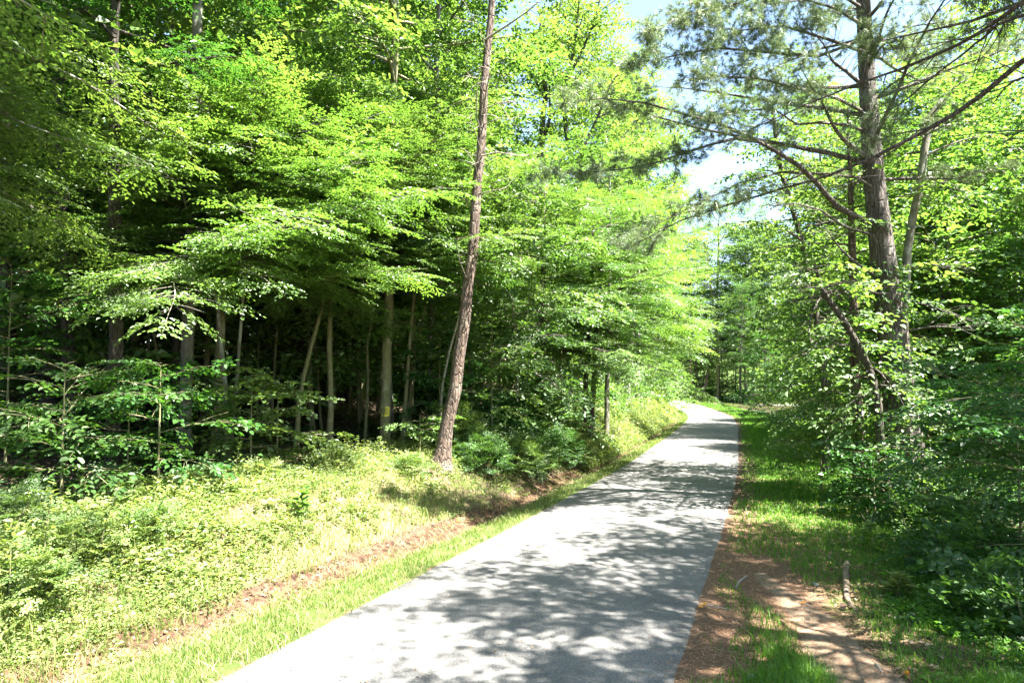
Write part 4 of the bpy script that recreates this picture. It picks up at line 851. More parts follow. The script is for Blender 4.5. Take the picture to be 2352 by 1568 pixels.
# ------------------------------------------------------------------ white pines
def tufts(r, mb, P, D, nn=28, L=.155, w=.0044):
    P = np.asarray(P); n = len(P)
    if not n: return
    D = nrm(D); P2 = np.repeat(P, nn, 0); D2 = np.repeat(D, nn, 0)
    v = nrm(r.normal(0, 1, (n*nn, 3)))
    d = nrm(D2*.75+v*.8+(0, 0, .05)); l = L*r.uniform(.7, 1.15, n*nn)
    a = P2+D2*(r.uniform(-.07, .02, n*nn))[:, None]; e = a+d*l[:, None]+np.array((0, 0, -1.))*(l*.15)[:, None]
    sd = nrm(np.cross(d, r.normal(0, 1, (n*nn, 3))))*w
    mb.add(np.stack([a-sd, a+sd, e], 1).reshape(-1, 3), T=np.arange(n*nn*3).reshape(-1, 3), rt=np.clip(np.repeat(r.random(n), nn)*.5+r.random(n*nn)*.5, 0, 1))
def pine_branch(r, parent, q, r0, barkm, green=.45, dens=1.3, w=.0044, bare=False, tl=1.15):
    """q: branch points in local coordinates"""
    q = np.asarray(q, float); q = np.column_stack([catmull(q[:, :2], 5), np.interp(np.linspace(0, 1, (len(q)-1)*5+1), np.linspace(0, 1, len(q)), q[:, 2])])
    n = len(q); wd = MB(); nb = MB()
    tube(wd, q, np.linspace(r0, .006, n)**1.0, 6, lump=.06, seed=int(r.integers(1e6)))
    L = np.linalg.norm(np.diff(q, axis=0), axis=1).sum()
    P = []; D = []
    m = int(L*4.2*dens)
    for k in range(m):
        t = r.uniform(.12, 1)
        p0 = interp_path(q, t); d = interp_path(q, min(1, t+.06))-interp_path(q, t-.06)
        a = math.atan2(d[1], d[0])+r.choice((-1, 1))*r.uniform(.4, 1.1); e = math.asin(np.clip(nrm(d)[2], -1, 1))*.5+r.normal(.0, .25)
        l = tl*(1.2-.7*t)*r.uniform(.4, 1.1); lp = limb_pts(r, p0, a, e, l, 5, r.normal(.1, .3), .16)
        tube(wd, lp, np.linspace(.009, .003, 6), 3)
        if t < green or bare: continue
        for j in range(int(5+l*9)):
            tt = r.uniform(.35, 1); z = interp_path(lp, tt); dd = nrm(lp[-1]-lp[-2]+r.normal(0, .25, 3))
            a2 = nrm(dd+r.normal(0, .5, 3)); ll = r.uniform(.05, .22)
            P.append(z+a2*ll); D.append(a2)
    if not bare:
        for j in range(6): P.append(q[-1]+r.normal(0, .06, 3)); D.append(q[-1]-q[-2]+r.normal(0, .15, 3))
    b = wd.obj('branch', barkm, parent, True)
    tufts(r, nb, np.array(P).reshape(-1, 3), np.array(D).reshape(-1, 3), w=w)
    if nb.n: nb.obj('needles', LM['needle'], b)
    return b
# big pine by the grass strip
loc, tp = px_trunk([(2100, 1160), (2088, 1060), (2066, 900), (2050, 760), (2024, 560), (2004, 380), (1993, 200), (1984, 40)], 17.6)
r = np.random.default_rng(12); wd = MB()
zz = np.concatenate([[0, .2, .5, .9], np.linspace(1.4, tp[-1, 2], 26), [12, 15, 18, 21, 24]]); d = (tp[-1]-tp[-3])/(tp[-1, 2]-tp[-3, 2])
Pp = np.array([at_h(tp, z) if z <= tp[-1, 2] else tp[-1]+d*(z-tp[-1, 2])*.6+np.array((0, 0, .4*(z-tp[-1, 2]))) for z in zz])
rad = np.interp(zz, [0, .3, 1, 3, 5, 8.5, 12, 24], [.58, .47, .41, .38, .335, .25, .19, .03])
tube(wd, Pp, rad, 22, lump=.06, seed=3)
BP = thing('pine_tree', loc, 'big grey rough-barked white pine with long bare lower limbs at the right', 'pine tree')
wd.obj('trunk', BM['pine'], BP, True)
def lb_(pts, y1, r0, **kw):
    q = px_limb(pts, 17.6, y1, loc); return pine_branch(r, BP, q, r0, BM['pine'], **kw)
lb_([(1995, 512), (1925, 475), (1880, 425), (1840, 385), (1790, 352), (1725, 316), (1650, 284), (1570, 262), (1480, 236), (1380, 226), (1290, 240)], 13.6, .082, green=.5, dens=1.5)
lb_([(1745, 326), (1690, 318), (1640, 330), (1570, 352), (1500, 376), (1420, 390), (1320, 396), (1220, 404)], 13.8, .05, green=.3, dens=1.8)
lb_([(1990, 362), (1940, 322), (1912, 285), (1890, 240), (1862, 196), (1835, 150)], 15.6, .07, green=.4)
lb_([(1988, 302), (1940, 286), (1880, 282), (1830, 286), (1775, 250), (1700, 254), (1600, 275)], 15.0, .045, green=.5)
lb_([(1986, 200), (1945, 165), (1912, 140), (1890, 100), (1850, 60)], 15.8, .06, green=.4)
lb_([(1992, 410), (1900, 400), (1800, 395), (1700, 420), (1600, 470), (1500, 520), (1420, 560)], 14.2, .035, green=.55, dens=1.2)
lb_([(1988, 260), (1920, 225), (1840, 205), (1740, 180), (1640, 175), (1560, 190)], 14.4, .05, green=.3, dens=1.6)
lb_([(1984, 120), (1900, 90), (1800, 60), (1700, 70), (1600, 60)], 14.4, .05, green=.25, dens=1.6)
lb_([(1984, 60), (1920, 20), (1850, 0), (1740, 10)], 14.8, .05, green=.25, dens=1.6)
lb_([(1990, 150), (2040, 90), (2100, 60), (2180, 50)], 16.0, .04, green=.25, dens=1.4)
lb_([(1982, 20), (1900, -30), (1780, -20), (1660, 20), (1560, 40), (1480, 90)], 13.6, .05, green=.25, dens=1.7)
lb_([(1984, 90), (1880, 130), (1760, 120), (1650, 110), (1540, 130), (1440, 150)], 13.8, .05, green=.3, dens=1.7)
lb_([(1980, -20), (1920, -60), (1840, -60), (1720, -50), (1620, -20)], 14.4, .05, green=.2, dens=1.7)
lb_([(2010, 434), (1975, 412), (1930, 394)], 16.4, .035, green=.9)
lb_([(2020, 545), (1940, 520), (1885, 482), (1830, 468), (1760, 470)], 15.2, .04, green=.9, bare=True)
lb_([(2034, 648), (1970, 606), (1930, 570), (1905, 535), (1885, 518)], 15.8, .045, bare=True)
lb_([(2060, 690), (1990, 665), (1930, 672), (1880, 660), (1845, 658)], 15.8, .035, bare=True)
lb_([(1938, 690), (1900, 668), (1880, 690), (1862, 730), (1860, 775), (1870, 800)], 15.6, .022, bare=True)
lb_([(2072, 612), (2120, 605), (2180, 612), (2240, 618)], 16.4, .028, bare=True)
lb_([(2080, 760), (2140, 750), (2200, 752), (2250, 748)], 16.2, .028, bare=True)
lb_([(2086, 690), (2130, 700), (2190, 720), (2250, 745)], 16.8, .026, bare=True)
lb_([(2000, 380), (2060, 340), (2110, 300), (2160, 240)], 16.5, .03, green=.6)
lb_([(1990, 250), (2040, 200), (2100, 160), (2170, 110)], 16.5, .03, green=.5)
for k in range(38):
    h = 8.6+k*.42; az = k*2.4+r.normal(0, .3); L = max(.8, np.interp(h, [9, 13, 24], [4.6, 4.4, .8])*r.uniform(.75, 1.1))
    if h < 11.5: L *= 1+.45*max(0, -math.cos(az))
    p0 = np.array([np.interp(h, Pp[:, 2], Pp[:, j]) for j in range(3)])
    pine_branch(r, BP, limb_pts(r, p0, az, r.uniform(.0, .45), L, 6, -.1, .12), .02+L*.008, BM['pine'], green=.25, dens=1.0)
# vine leaves climbing it
vb = MB(); n = 2300; h = r.random(n)**1.4*6.4+.1; az = r.random(n)*6.28
c0 = np.stack([np.interp(h, Pp[:, 2], Pp[:, j]) for j in range(3)], 1); rr = np.interp(h, zz, rad)+.03+.3*r.random(n)**2
k_ = fbm(az*1.2+3, h*.9) > .46; c0, az, rr, h = c0[k_], az[k_], rr[k_], h[k_]; n = len(h)
nv = np.stack([np.cos(az), np.sin(az), .5+0*az], 1)
leaves(vb, c0+nv*rr[:, None]*np.array((1, 1, 0)), np.stack([-np.sin(az)*.5+.6*np.cos(az), np.cos(az)*.5+.6*np.sin(az), r.normal(-.5, .4, n)], 1), nv+r.normal(0, .35, (n, 3)), .10+.06*r.random(n), .08, r.random(n))
VS = []
for k in range(4):
    hh = np.linspace(0, 5.6, 16); a = k*1.6+.4*np.sin(hh*1.1+k)
    q = np.stack([np.interp(hh, Pp[:, 2], Pp[:, j]) for j in range(3)], 1)+np.stack([np.cos(a), np.sin(a), 0*a], 1)*(np.interp(hh, zz, rad)+.012)[:, None]
    vs = MB(); tube(vs, q, np.linspace(.016, .006, 16), 5); VS.append(vs)
t = thing('climbing_vine', loc, 'leafy creeper climbing the lower trunk of the big pine', 'vine'); [q_.obj('stem', BM['twig'], t, True) for q_ in VS]; vb.obj('foliage', LM['vine'], t)

# nearer pine standing outside the frame at the right, its limbs crossing the view
loc = (7.3, 6.4, H(7.3, 6.4)-.05); r = np.random.default_rng(31)
NP_ = thing('pine_tree', loc, 'nearer pine whose dark slender limbs slope down from the top right corner', 'pine tree')
wd = MB(); zz = np.linspace(0, 15.5, 18); Pq = np.stack([.03*zz, .02*zz, zz], 1); tube(wd, Pq, np.interp(zz, [0, 1, 15.5], [.32, .25, .03]), 14, lump=.06); wd.obj('trunk', BM['pine'], NP_, True)
def lq(pts, y0, y1, r0, **kw): return pine_branch(r, NP_, px_limb(pts, y0, y1, loc), r0, BM['dark'], **kw)
lq([(2640, 10), (2480, 70), (2352, 138), (2250, 222), (2150, 286), (2000, 366), (1900, 404), (1800, 432), (1680, 468), (1560, 508), (1450, 566)], 6.4, 9.8, .037, green=.62, dens=.9, w=.0032)
lq([(2620, -150), (2460, -60), (2352, 4), (2260, 70), (2180, 112), (2060, 162), (1960, 196), (1850, 240), (1720, 300)], 6.4, 9.0, .03, green=.6, dens=.9, w=.0032)
lq([(2620, -90), (2480, -20), (2352, 36), (2290, 58), (2240, 100), (2140, 180), (2080, 230), (1990, 280)], 6.4, 8.6, .022, green=.7, dens=.9, w=.0032)
lq([(2600, 160), (2480, 170), (2352, 178), (2310, 200), (2280, 240)], 6.4, 7.6, .022, bare=True)
lq([(2600, 240), (2480, 250), (2352, 300), (2310, 325)], 6.4, 7.6, .018, bare=True)
for k in range(34):
    h = 7.2+k*.24; az = k*2.4+1+r.normal(0, .25); L = np.interp(h, [7, 10, 15.5], [4.8, 4.6, .9])*r.uniform(.8, 1.1)
    pine_branch(r, NP_, limb_pts(r, (.03*h, .02*h, h), az, r.uniform(.05, .4), L, 6, -.15, .1), .02+L*.007, BM['pine'], green=.15, dens=1.7)
# further trees at the right, partly outside the frame: they shade the path and the near road
x, y = 9.4, 2.2
tree('broadleaf_tree', (x, y, H(x, y)-.05), [(0, 0, 0), (-.1, .1, 6), (-.3, .1, 13)], .2, .09, 'shade tree beside the footpath, just outside at the right', LM['maple'], BM['grey'], GRR, seed=301,
     hb=7.5, ht=16, R=4.4, nprim=24, tm='far', el=(.05, .8), shape='quad', bias=(-.35, 0.1))
x, y = 5.2, 1.4  # extra tree out of view, added to thicken the shade on the near road
tree('broadleaf_tree', (x, y, H(x, y)-.05), [(0, 0, 0), (-.1, .1, 6), (-.3, .1, 13)], .16, .07, 'shade tree close by the road edge, just outside below the right corner', LM['maple'], BM['grey'], GRR, seed=303,
     hb=8.4, ht=13, R=2.7, nprim=24, tm='far', el=(.05, .8), shape='quad', bias=(-.1, 0.25))
x, y = 12.6, 9.6
tree('broadleaf_tree', (x, y, H(x, y)-.05), [(0, 0, 0), (-.1, .1, 6), (-.4, .1, 13)], .22, .1, 'shade tree at the right border behind the near sapling', LM['maple'], BM['grey'], GRR, seed=302,
     hb=5.5, ht=19, R=4.2, nprim=38, tm='far', el=(.05, .8), shape='quad')

# ------------------------------------------------------------------ deep woods that read as one mass
wt, wl = MB(), MB(); r = np.random.default_rng(55); pos = []
for k in range(3000):
    if len(pos) > 230: break
    z = r.random()
    if z < .5: s_ = r.uniform(12, 120); x, y = rpos(s_, -(HALF+13+50*r.random()**1.6))
    elif z < .8: s_ = r.uniform(18, 110); x, y = rpos(s_, HALF+r.uniform(13, 60))
    else: x, y = r.uniform(-50, 110), 137+45*r.random()**1.5
    x, y = float(x), float(y); o, _ = roff(x, y)
    if y < 11 or abs(o[0]) < HALF+11: continue
    if min([9]+[math.hypot(x-a, y-b) for a, b in pos]) < 4: continue
    pos.append((x, y))
for k in range(900):
    s_ = r.uniform(9, 62); x, y = rpos(s_, -(HALF+r.uniform(10.5, 30))); x, y = float(x), float(y)
    if min([9]+[math.hypot(x-a, y-b) for a, b in pos]) > 2.9: pos.append((x, y))
for x, y in pos:
    z = H(x, y)-.1; hgt = r.uniform(15, 24) if y < 135 else r.uniform(14, 22); R = r.uniform(3, 4.6); rr = r.uniform(.1, .22)
    tube(wt, np.array([(x, y, z), (x+r.normal(0, .3), y, z+hgt*.5), (x+r.normal(0, .5), y, z+hgt*.95)]), [rr, rr*.7, .03], 6)
    n = 230; f = r.random(n)**.9; az = r.random(n)*6.28; pr_ = R*np.sin(np.clip(.15+f*.85, 0, 1)*PI)**.6*np.sqrt(r.random(n))*1.05
    hb = r.uniform(.3, 3) if y < 130 else -.3
    put_sprays(r, wl, 'wood', np.stack([x+np.cos(az)*pr_, y+np.sin(az)*pr_, z+hb+f*(hgt-hb)], 1), np.stack([np.cos(az), np.sin(az), r.normal(.15, .3, n)], 1), r.uniform(.9, 1.4, n), 'quad', None, .4)
W_ = tag(bpy.data.objects.new('woods', None), 'deep mixed woods massed behind the edge trees', kind='stuff'); COL.objects.link(W_)
o = wt.obj('trunks', BM['dark'], W_, True); o['kind'] = 'stuff'; o = wl.obj('foliage', LM['maple'], W_); o['kind'] = 'stuff'

# forked trunk beyond the bend
r = np.random.default_rng(77); x, y = 33.8, 124.5; w, c = MB(), MB()
for q, r0 in (([(0, 0, -.1), (-.35, 0, 1.2), (-1.1, 0, 3.6), (-1.3, .2, 6.5), (-1.0, .3, 11)], .42), ([(.1, 0, -.1), (.5, 0, 1.2), (1.5, 0, 3.4), (1.9, .2, 6), (2.6, .3, 10)], .38)):
    q = np.array(q); tube(w, q, np.linspace(r0, .1, 5), 9, lump=.08)
    for k in range(7): tube(w, limb_pts(r, interp_path(q, r.uniform(.4, 1)), r.random()*6.28, r.uniform(.1, .9), r.uniform(1.2, 3), 5, 0, .2), np.linspace(.05, .01, 6), 4)
n = 420; az = r.random(n)*6.28; f = r.random(n); rr = 4.6*np.sqrt(r.random(n))*np.sin(PI*(.15+.8*f))
put_sprays(r, c, 'far', np.stack([np.cos(az)*rr, np.sin(az)*rr, 4.2+f*9], 1), np.stack([np.cos(az), np.sin(az), 0*az+.2], 1), np.full(n, 1.1), 'quad', None, .4)
t = thing('broadleaf_tree', (x, y, H(x, y)), 'forked reddish trunk spreading in a V beyond the bend of the road', 'tree', GE); w.obj('trunk', BM['brown'], t, True); c.obj('crown', LM['pale'], t)

# ------------------------------------------------------------------ small things
def pmat(name, col, rough=.6, metal=0.):
    m, N, lk, out = mat(name); tc = N('ShaderNodeTexCoord'); n = N('ShaderNodeTexNoise'); n.inputs['Scale'].default_value = 9; n.inputs['Detail'].default_value = 5; lk(tc.outputs['Object'], n.inputs['Vector'])
    rp = ramp(N, [(.3, tuple(c*.7 for c in col)), (.65, col)]); lk(n.outputs[0], rp.inputs[0])
    b = N('ShaderNodeBsdfPrincipled'); b.inputs['Roughness'].default_value = rough; b.inputs['Metallic'].default_value = metal; lk(rp.outputs[0], b.inputs['Base Color']); lk(b.outputs[0], out.inputs[0]); return m
def box(mb, c, s):
    c, s = np.array(c), np.array(s)/2
    V = np.array([(i, j, k) for i in (-1, 1) for j in (-1, 1) for k in (-1, 1)])*s+c
    mb.add(V, [(0, 1, 3, 2), (4, 6, 7, 5), (0, 4, 5, 1), (2, 3, 7, 6), (0, 2, 6, 4), (1, 5, 7, 3)])
# mailbox: arched box on a post
x, y = at(1641, 930, 95)[0], 95.0
t = thing('mailbox', (x, y, H(x, y)), 'dark arched mailbox on a post where the road bends', 'mailbox', rz=.25)
b_ = MB(); th = np.linspace(0, PI, 9); prof = [(-.13, 0)]+[(-.13*math.cos(a), .16+.13*math.sin(a)) for a in th]+[(.13, 0)]
prof = np.array(prof); k = len(prof); V = np.concatenate([np.column_stack([np.full(k, xx), prof[:, 0], prof[:, 1]+1.0]) for xx in (-.3, .3)])
Q = [(j, j+1, k+j+1, k+j) for j in range(k-1)]+[(k-1, 0, k, 2*k-1)]; T = [(0, j+1, j) for j in range(1, k-1)]; b_.add(V, Q, T); b_.obj('box', pmat('mailbox_metal', (.035, .04, .045), .75), t)
b_ = MB(); V = np.column_stack([np.full(k, .306), prof[:, 0]*1.04, prof[:, 1]*1.03+.996]); V2 = V+(.012, 0, 0); b_.add(np.concatenate([V, V2]), [(j, j+1, k+j+1, k+j) for j in range(k-1)], [(k, k+j, k+j+1) for j in range(1, k-1)]); b_.obj('door', pmat('mailbox_door', (.07, .075, .08), .7), t)
b_ = MB(); box(b_, (0, 0, .49), (.1, .1, 1.0)); box(b_, (.0, 0, .975), (.5, .09, .05)); b_.obj('post', pmat('post_wood', (.20, .16, .12), .9), t)
b_ = MB(); box(b_, (-.05, -.142, 1.2), (.02, .012, .22)); box(b_, (-.10, -.142, 1.29), (.09, .011, .06)); b_.obj('flag', pmat('flag_red', (.45, .04, .03), .5), t)
# yellow notice on the smooth trunk
p = at(887, 944, 21); r8 = 25/F*21/2*1.02; tl = T8.location
cx = at(887.3, 944, 21)[0]
t = thing('notice_sign', (cx, 21, p[2]), 'small yellow notice nailed to the mossy olive trunk', 'sign')
m, N, lk, out = mat('notice_yellow'); tc = N('ShaderNodeTexCoord'); n1 = noise(6); rp = ramp(N, [(.35, (.60, .48, .03)), (.6, (.80, .66, .06)), (.75, (.85, .78, .25))]); lk(n1.outputs[0], rp.inputs[0])
b = N('ShaderNodeBsdfPrincipled'); b.inputs['Roughness'].default_value = .45; lk(rp.outputs[0], b.inputs['Base Color']); lk(b.outputs[0], out.inputs[0])
def curved(mb, x0, x1, z0, z1, R, d):
    n = 7; a = np.linspace(x0, x1, n)/R; V = np.concatenate([np.column_stack([R*np.sin(a), -np.cos(a)*R-d+.25*(1-np.cos(a*1.0))*0, np.full(n, z)]) for z in (z0, z1)])
    mb.add(V, [(j, j+1, n+j+1, n+j) for j in range(n-1)])
RS_ = r8+.012
b_ = MB(); curved(b_, -.115, .115, -.15, .15, RS_, .004); curved(b_, .115, .135, -.13, .14, RS_, .010); b_.obj('panel', m, t)
ink = pmat('notice_ink', (.16, .12, .015), .6); b_ = MB()
for k in range(12):
    a = k/12*2*PI; a2 = (k+1)/12*2*PI; f = lambda a_, q: (math.sin(a_)*q, math.cos(a_)*q+.085)
    P4 = [f(a, .034), f(a2, .034), f(a2, .046), f(a, .046)]
    b_.add([(RS_*math.sin(px/RS_), -RS_*math.cos(px/RS_)-.007, pz) for px, pz in P4], [(3, 2, 1, 0)])
curved(b_, -.018, .018, .075, .095, RS_, .007)
rr = np.random.default_rng(9)
for z, hh in ((.012, .022), (-.025, .018), (-.055, .014), (-.082, .014)):
    xx = -.07
    while xx < .07:
        w_ = rr.uniform(.008, .026); curved(b_, xx, min(.075, xx+w_), z-hh/2, z+hh/2, RS_, .007); xx += w_+rr.uniform(.006, .012)
b_.obj('lettering', ink, t)
b_ = MB()
for sx in (-.095, .095):
    for sz in (-.125, .13):
        q = np.array((RS_*math.sin(sx/RS_), -RS_*math.cos(sx/RS_)-.004, sz)); tube(b_, [q, q+(0, -.006, 0)], [.006, .006], 7, True)
b_.obj('nail', pmat('nail_steel', (.12, .11, .1), .5, .8), t)

def lying(name, pts, rads, label, cat, barkm, lift=.0, lump=.08, k=8, group=None):
    P = []
    for (u, v) in pts: P.append(gh(u, v))
    P = np.array(P); P[:, 2] = H(P[:, 0], P[:, 1])+np.asarray(rads)*.55+lift
    o = P[0].copy(); t = thing(name, o, label, cat, group)
    n = len(P)*4; tt = np.linspace(0, 1, n); q = np.column_stack([np.interp(tt, np.linspace(0, 1, len(P)), P[:, j]) for j in range(3)])-o
    b_ = MB(); tube(b_, q, np.interp(tt, np.linspace(0, 1, len(P)), rads), k, True, lump, len(pts)); return t, b_, q
t, b_, q = lying('fallen_branch', [(1946, 1296), (1942, 1320), (1944, 1348), (1945, 1378), (1954, 1394), (1966, 1406)], [.052, .05, .046, .042, .036, .03], 'pale fallen branch with dark bands curving beside the footpath', 'branch', 'twig')
b_.obj('wood', bark_mat('fallen_wood', (.09, .06, .04), (.20, .145, .095), (.31, .235, .165), 9, 9, .4, (.5, .58), (.10, .07, .05), .01), t, True)
for pts, rd, lab in [([(1690, 1354), (1697, 1338), (1716, 1324)], [.022, .02, .014], 'short pale crooked stick on the pine needles by the road'), ([(1622, 1390), (1660, 1398), (1684, 1401)], [.012, .011, .007], 'thin straight stick near the orange leaf by the asphalt'),
                     ([(2012, 1530), (2026, 1546)], [.02, .017], 'stub of pale stick at the right side of the footpath'), ([(1898, 1276), (1920, 1290), (1935, 1298)], [.012, .011, .008], 'dry twig above the fallen branch'),
                     ([(2200, 1385), (2240, 1392), (2290, 1400)], [.03, .028, .02], 'dark rotten stick among the weeds at the right')]:
    t, b_, q = lying('stick', pts, rd, lab, 'stick', 'twig', 0, .1, 6, 'sticks lying on the ground'); b_.obj('wood', BM['dark'] if 'dark' in lab else BM['twig'], t, True)
def one_leaf(u, v, L, label, matx, seed):
    r = np.random.default_rng(seed); x, y, z = gh(u, v); t = thing('fallen_leaf', (x, y, z+.02), label, 'leaf', 'coloured leaves on the ground'); b_ = MB()
    for k in range(2):
        a = r.random()*6.28; leaves(b_, np.array([(0, 0, .03*k)]), np.array([(math.cos(a), math.sin(a), .25)]), np.array([(.2, -.4, 1)]), L, L*.7, np.array([r.random()]), 'hex', .3)
    b_.obj('blade', matx, t)
one_leaf(1616, 1398, .07, 'bright orange leaf close to the asphalt edge', LM['orange'], 1); one_leaf(1844, 1390, .06, 'orange leaf at the head of the footpath', LM['orange'], 2)
one_leaf(2078, 1556, .06, 'orange leaf beside the lower end of the footpath', LM['orange'], 3); one_leaf(1928, 1402, .11, 'brown curled leaf by the tip of the fallen branch', DRY, 4)
def stone(u, v, s, label, col, seed):
    r = np.random.default_rng(seed); x, y, z = gh(u, v); b_ = MB(); n, k = 7, 10; V = []
    for i in range(n):
        ph = PI*i/(n-1)
        for j in range(k):
            th = 2*PI*j/k; q = 1+.25*math.sin(2*th+seed)+.12*math.sin(3*th+ph*2); V.append((s*q*math.sin(ph)*math.cos(th), s*.75*q*math.sin(ph)*math.sin(th), s*.45*math.cos(ph)))
    b_.add(V, [(i*k+j, i*k+(j+1) % k, (i+1)*k+(j+1) % k, (i+1)*k+j) for i in range(n-1) for j in range(k)])
    o = b_.obj('stone', pmat('stone_'+str(seed), col, .9), None, True); o.location = (x, y, z+.02); o.rotation_euler = (0, 0, seed); tag(o, label, 'stone', 'stones on the road shoulder')
stone(1725, 1563, .075, 'pale bluish stone in the grass nearest the camera', (.30, .33, .37), 1); stone(1872, 1346, .055, 'small grey-white stone at the left of the fallen branch', (.28, .28, .28), 2); stone(2123, 1320, .10, 'pale flat stone among the weeds right of the fallen branch', (.36, .40, .40), 3)

# tall weed stalks
def stalk(u, v, h, label, leafm, seed, lean=(0, 0), L=.06, group='tall weed stalks', y=None):
    r = np.random.default_rng(seed)
    if y is None: x, y, z = gh(u, v)
    else: x = ux(u, y); z = H(x, y)
    t = thing('weed', (x, y, z), label, 'weed', group); w, c = MB(), MB()
    q = np.array([(0, 0, -.03), (lean[0]*.35, lean[1]*.35, h*.5), (lean[0], lean[1], h)]); q = np.column_stack([np.interp(np.linspace(0, 1, 9), [0, .5, 1], q[:, j]) for j in range(3)])
    tube(w, q, np.linspace(.009, .003, 9), 5)
    n = int(40+h*45); tt = r.uniform(.12, 1, n); P = np.array([interp_path(q, a) for a in tt]); az = r.random(n)*6.28; off = r.uniform(0, .13, n)*(1.1-tt)*(1+h*.5)
    D = np.stack([np.cos(az), np.sin(az), r.normal(.45, .25, n)], 1); leaves(c, P+D*off[:, None], D, np.stack([r.normal(0, .4, n), r.normal(0, .4, n), np.ones(n)], 1), L*1.25*(1.25-.6*tt)*np.clip(r.normal(1, .2, n), .6, 1.5), L*.7*(1.2-.5*tt), np.clip(r.normal(.6, .2, n), 0, 1))
    w.obj('stem', BM['moss'], t, True); c.obj('foliage', LM[leafm], t)
for k, (u, v, h, lab, lm, le, L) in enumerate([
    (95, 1340, 1.15, 'leggy weed stalk at the far left of the bank, lit at its tip', 'weed', (.1, 0), .07), (222, 1300, 1.0, 'leaning weed stalk left of the shaded hollow', 'weed', (.25, 0), .07), (285, 1270, .75, 'narrow upright stalk with small paired leaves in the hollow', 'yellow', (.1, 0), .055),
    (20, 1400, .95, 'broad-leaved weed stalk touching the left border', 'weed', (.0, 0), .10), (350, 1215, .75, 'weed stalk at the rear edge of the sunny bank', 'weed', (.05, 0), .065), (535, 1130, .95, 'light green weed stalk rising before the forking grey-brown trunk', 'weed', (.12, 0), .06),
    (690, 1190, .5, 'big-leaved weed glowing on the crest of the bank', 'yellow', (.05, 0), .13), (870, 1065, .7, 'weed stalk at the foot of the signed tree', 'weed', (.02, 0), .06), (1015, 1075, .5, 'bright weed clump at the root of the leaning pine', 'yellow', (.0, 0), .12), (430, 1160, .6, 'short weed stalk left of the light green one', 'weed', (.1, 0), .06),
    (2090, 1240, 1.05, 'long arching yellow-green shoot beside the big pine', 'yellow', (-.42, 0), .065), (2003, 1262, .45, 'bright broad-leaved plant above the fallen branch', 'yellow', (.0, 0), .13), (2066, 1370, .3, 'low star-shaped plant right of the fallen branch', 'weed', (.0, 0), .14), (2230, 1260, .7, 'shaded weed stalk in the dark corner right of the pine', 'vine', (.05, 0), .07),
    (1935, 1255, .4, 'small lit plant left of the bright broad-leaved one', 'weed', (-.05, 0), .07), (2290, 1390, .45, 'leafy plant with rounded lit leaves near the right border', 'weed', (0, 0), .10)]):
    stalk(u, v, h, lab, lm, 200+k, le, L)
for k, (u, v, rad, h, lab) in enumerate([(60, 1385, .55, .55, 'leafy sunlit weed clump at the left border of the bank'), (170, 1300, .5, .6, 'leafy weed clump between the two leggy stalks'), (330, 1240, .45, .4, 'weed clump in front of the narrow upright stalk'), (460, 1140, .5, .5, 'weed clump at the edge of the deep shade'),
        (770, 1075, .7, .5, 'broad weed clump at the foot of the straight slender trunk'), (610, 1110, .55, .4, 'weed clump below the leaning pole'), (20, 1250, .6, .8, 'shaded tall weed clump at the left border'), (940, 1085, .6, .35, 'bright weed clump left of the leaning pine root'), (250, 1165, .6, .6, 'dark weed clump under the shaded saplings')]):
    shrub(gh(u, v), lab, 'weed' if 'dark' not in lab and 'shaded' not in lab else 'maple', 'small', rad, h, int(150*rad), 130+k, 'weed clumps on the left bank', ss=.42, stems=5, cat='weed', name='weed')
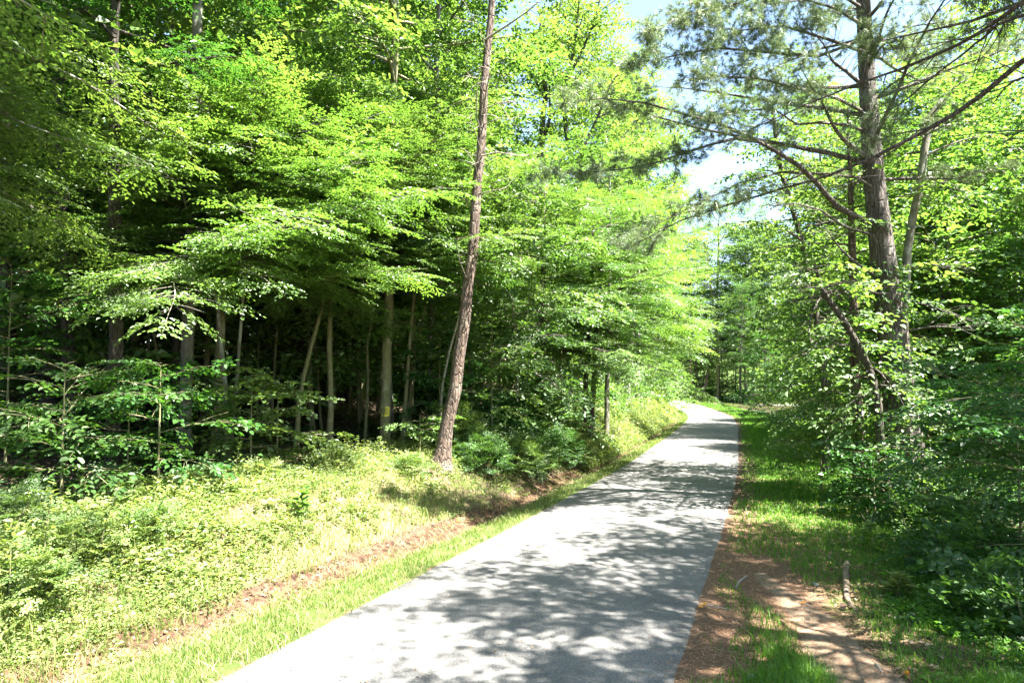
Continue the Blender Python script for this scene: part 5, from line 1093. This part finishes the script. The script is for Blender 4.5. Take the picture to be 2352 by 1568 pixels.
# bare twiggy plant
x, y, z = gh(1997, 1222); t = thing('bare_twig_plant', (x, y, z), 'leafless pinkish twigs forking upward behind the bright broad-leaved plant', 'dead plant'); b_ = MB(); r = np.random.default_rng(8)
for a, l in ((1.2, .42), (2.2, .36), (.7, .3), (1.7, .5)): tube(b_, [(0, 0, -.03), (math.cos(a)*l*.3, 0, l*.6), (math.cos(a)*l*.7, .02, l)], [.009, .006, .003], 5)
b_.obj('stem', BM['twig'], t, True)

# ------------------------------------------------------------------ light, sky, camera
EL, AZ = math.radians(63), math.radians(-20)           # azimuth from +X towards +Y
sun = bpy.data.lights.new('sun', 'SUN'); sun.energy = 4.8; sun.angle = math.radians(.53); sun.color = (1, .955, .88)
so = bpy.data.objects.new('sun', sun); COL.objects.link(so)
from mathutils import Vector
to = Vector((math.cos(EL)*math.cos(AZ), math.cos(EL)*math.sin(AZ), math.sin(EL)))
so.rotation_euler = to.to_track_quat('Z', 'Y').to_euler(); so.location = (20, 0, 40)
wd_ = bpy.data.worlds.new('World'); sc.world = wd_; wd_.use_nodes = True; nt = wd_.node_tree
bg = nt.nodes['Background']; sk = nt.nodes.new('ShaderNodeTexSky'); sk.sky_type = 'NISHITA'; sk.sun_disc = False
sk.sun_elevation = EL; sk.sun_rotation = PI/2-AZ; sk.air_density = 1.0; sk.dust_density = 1.2; sk.ozone_density = 1.2
nt.links.new(sk.outputs[0], bg.inputs[0]); bg.inputs[1].default_value = .052
cam = bpy.data.cameras.new('camera'); cam.lens = 24; cam.sensor_width = 36; cam.clip_end = 3000; cam.clip_start = .05
co = bpy.data.objects.new('camera', cam); COL.objects.link(co); co.location = (0, 0, CAMZ); co.rotation_euler = (PI/2+PITCH, 0, 0); sc.camera = co
vs_ = sc.view_settings; vs_.view_transform = 'Standard'; vs_.look = 'None'; vs_.exposure = 3.38; vs_.gamma = 1
cy = sc.cycles; cy.max_bounces = 7; cy.diffuse_bounces = 4; cy.glossy_bounces = 2; cy.transmission_bounces = 5; cy.transparent_max_bounces = 4; cy.use_denoising = True; cy.caustics_reflective = False; cy.caustics_refractive = False
sc.render.use_persistent_data = False
print('LEAF QUADS', NL[0], 'OBJ', len(bpy.data.objects))
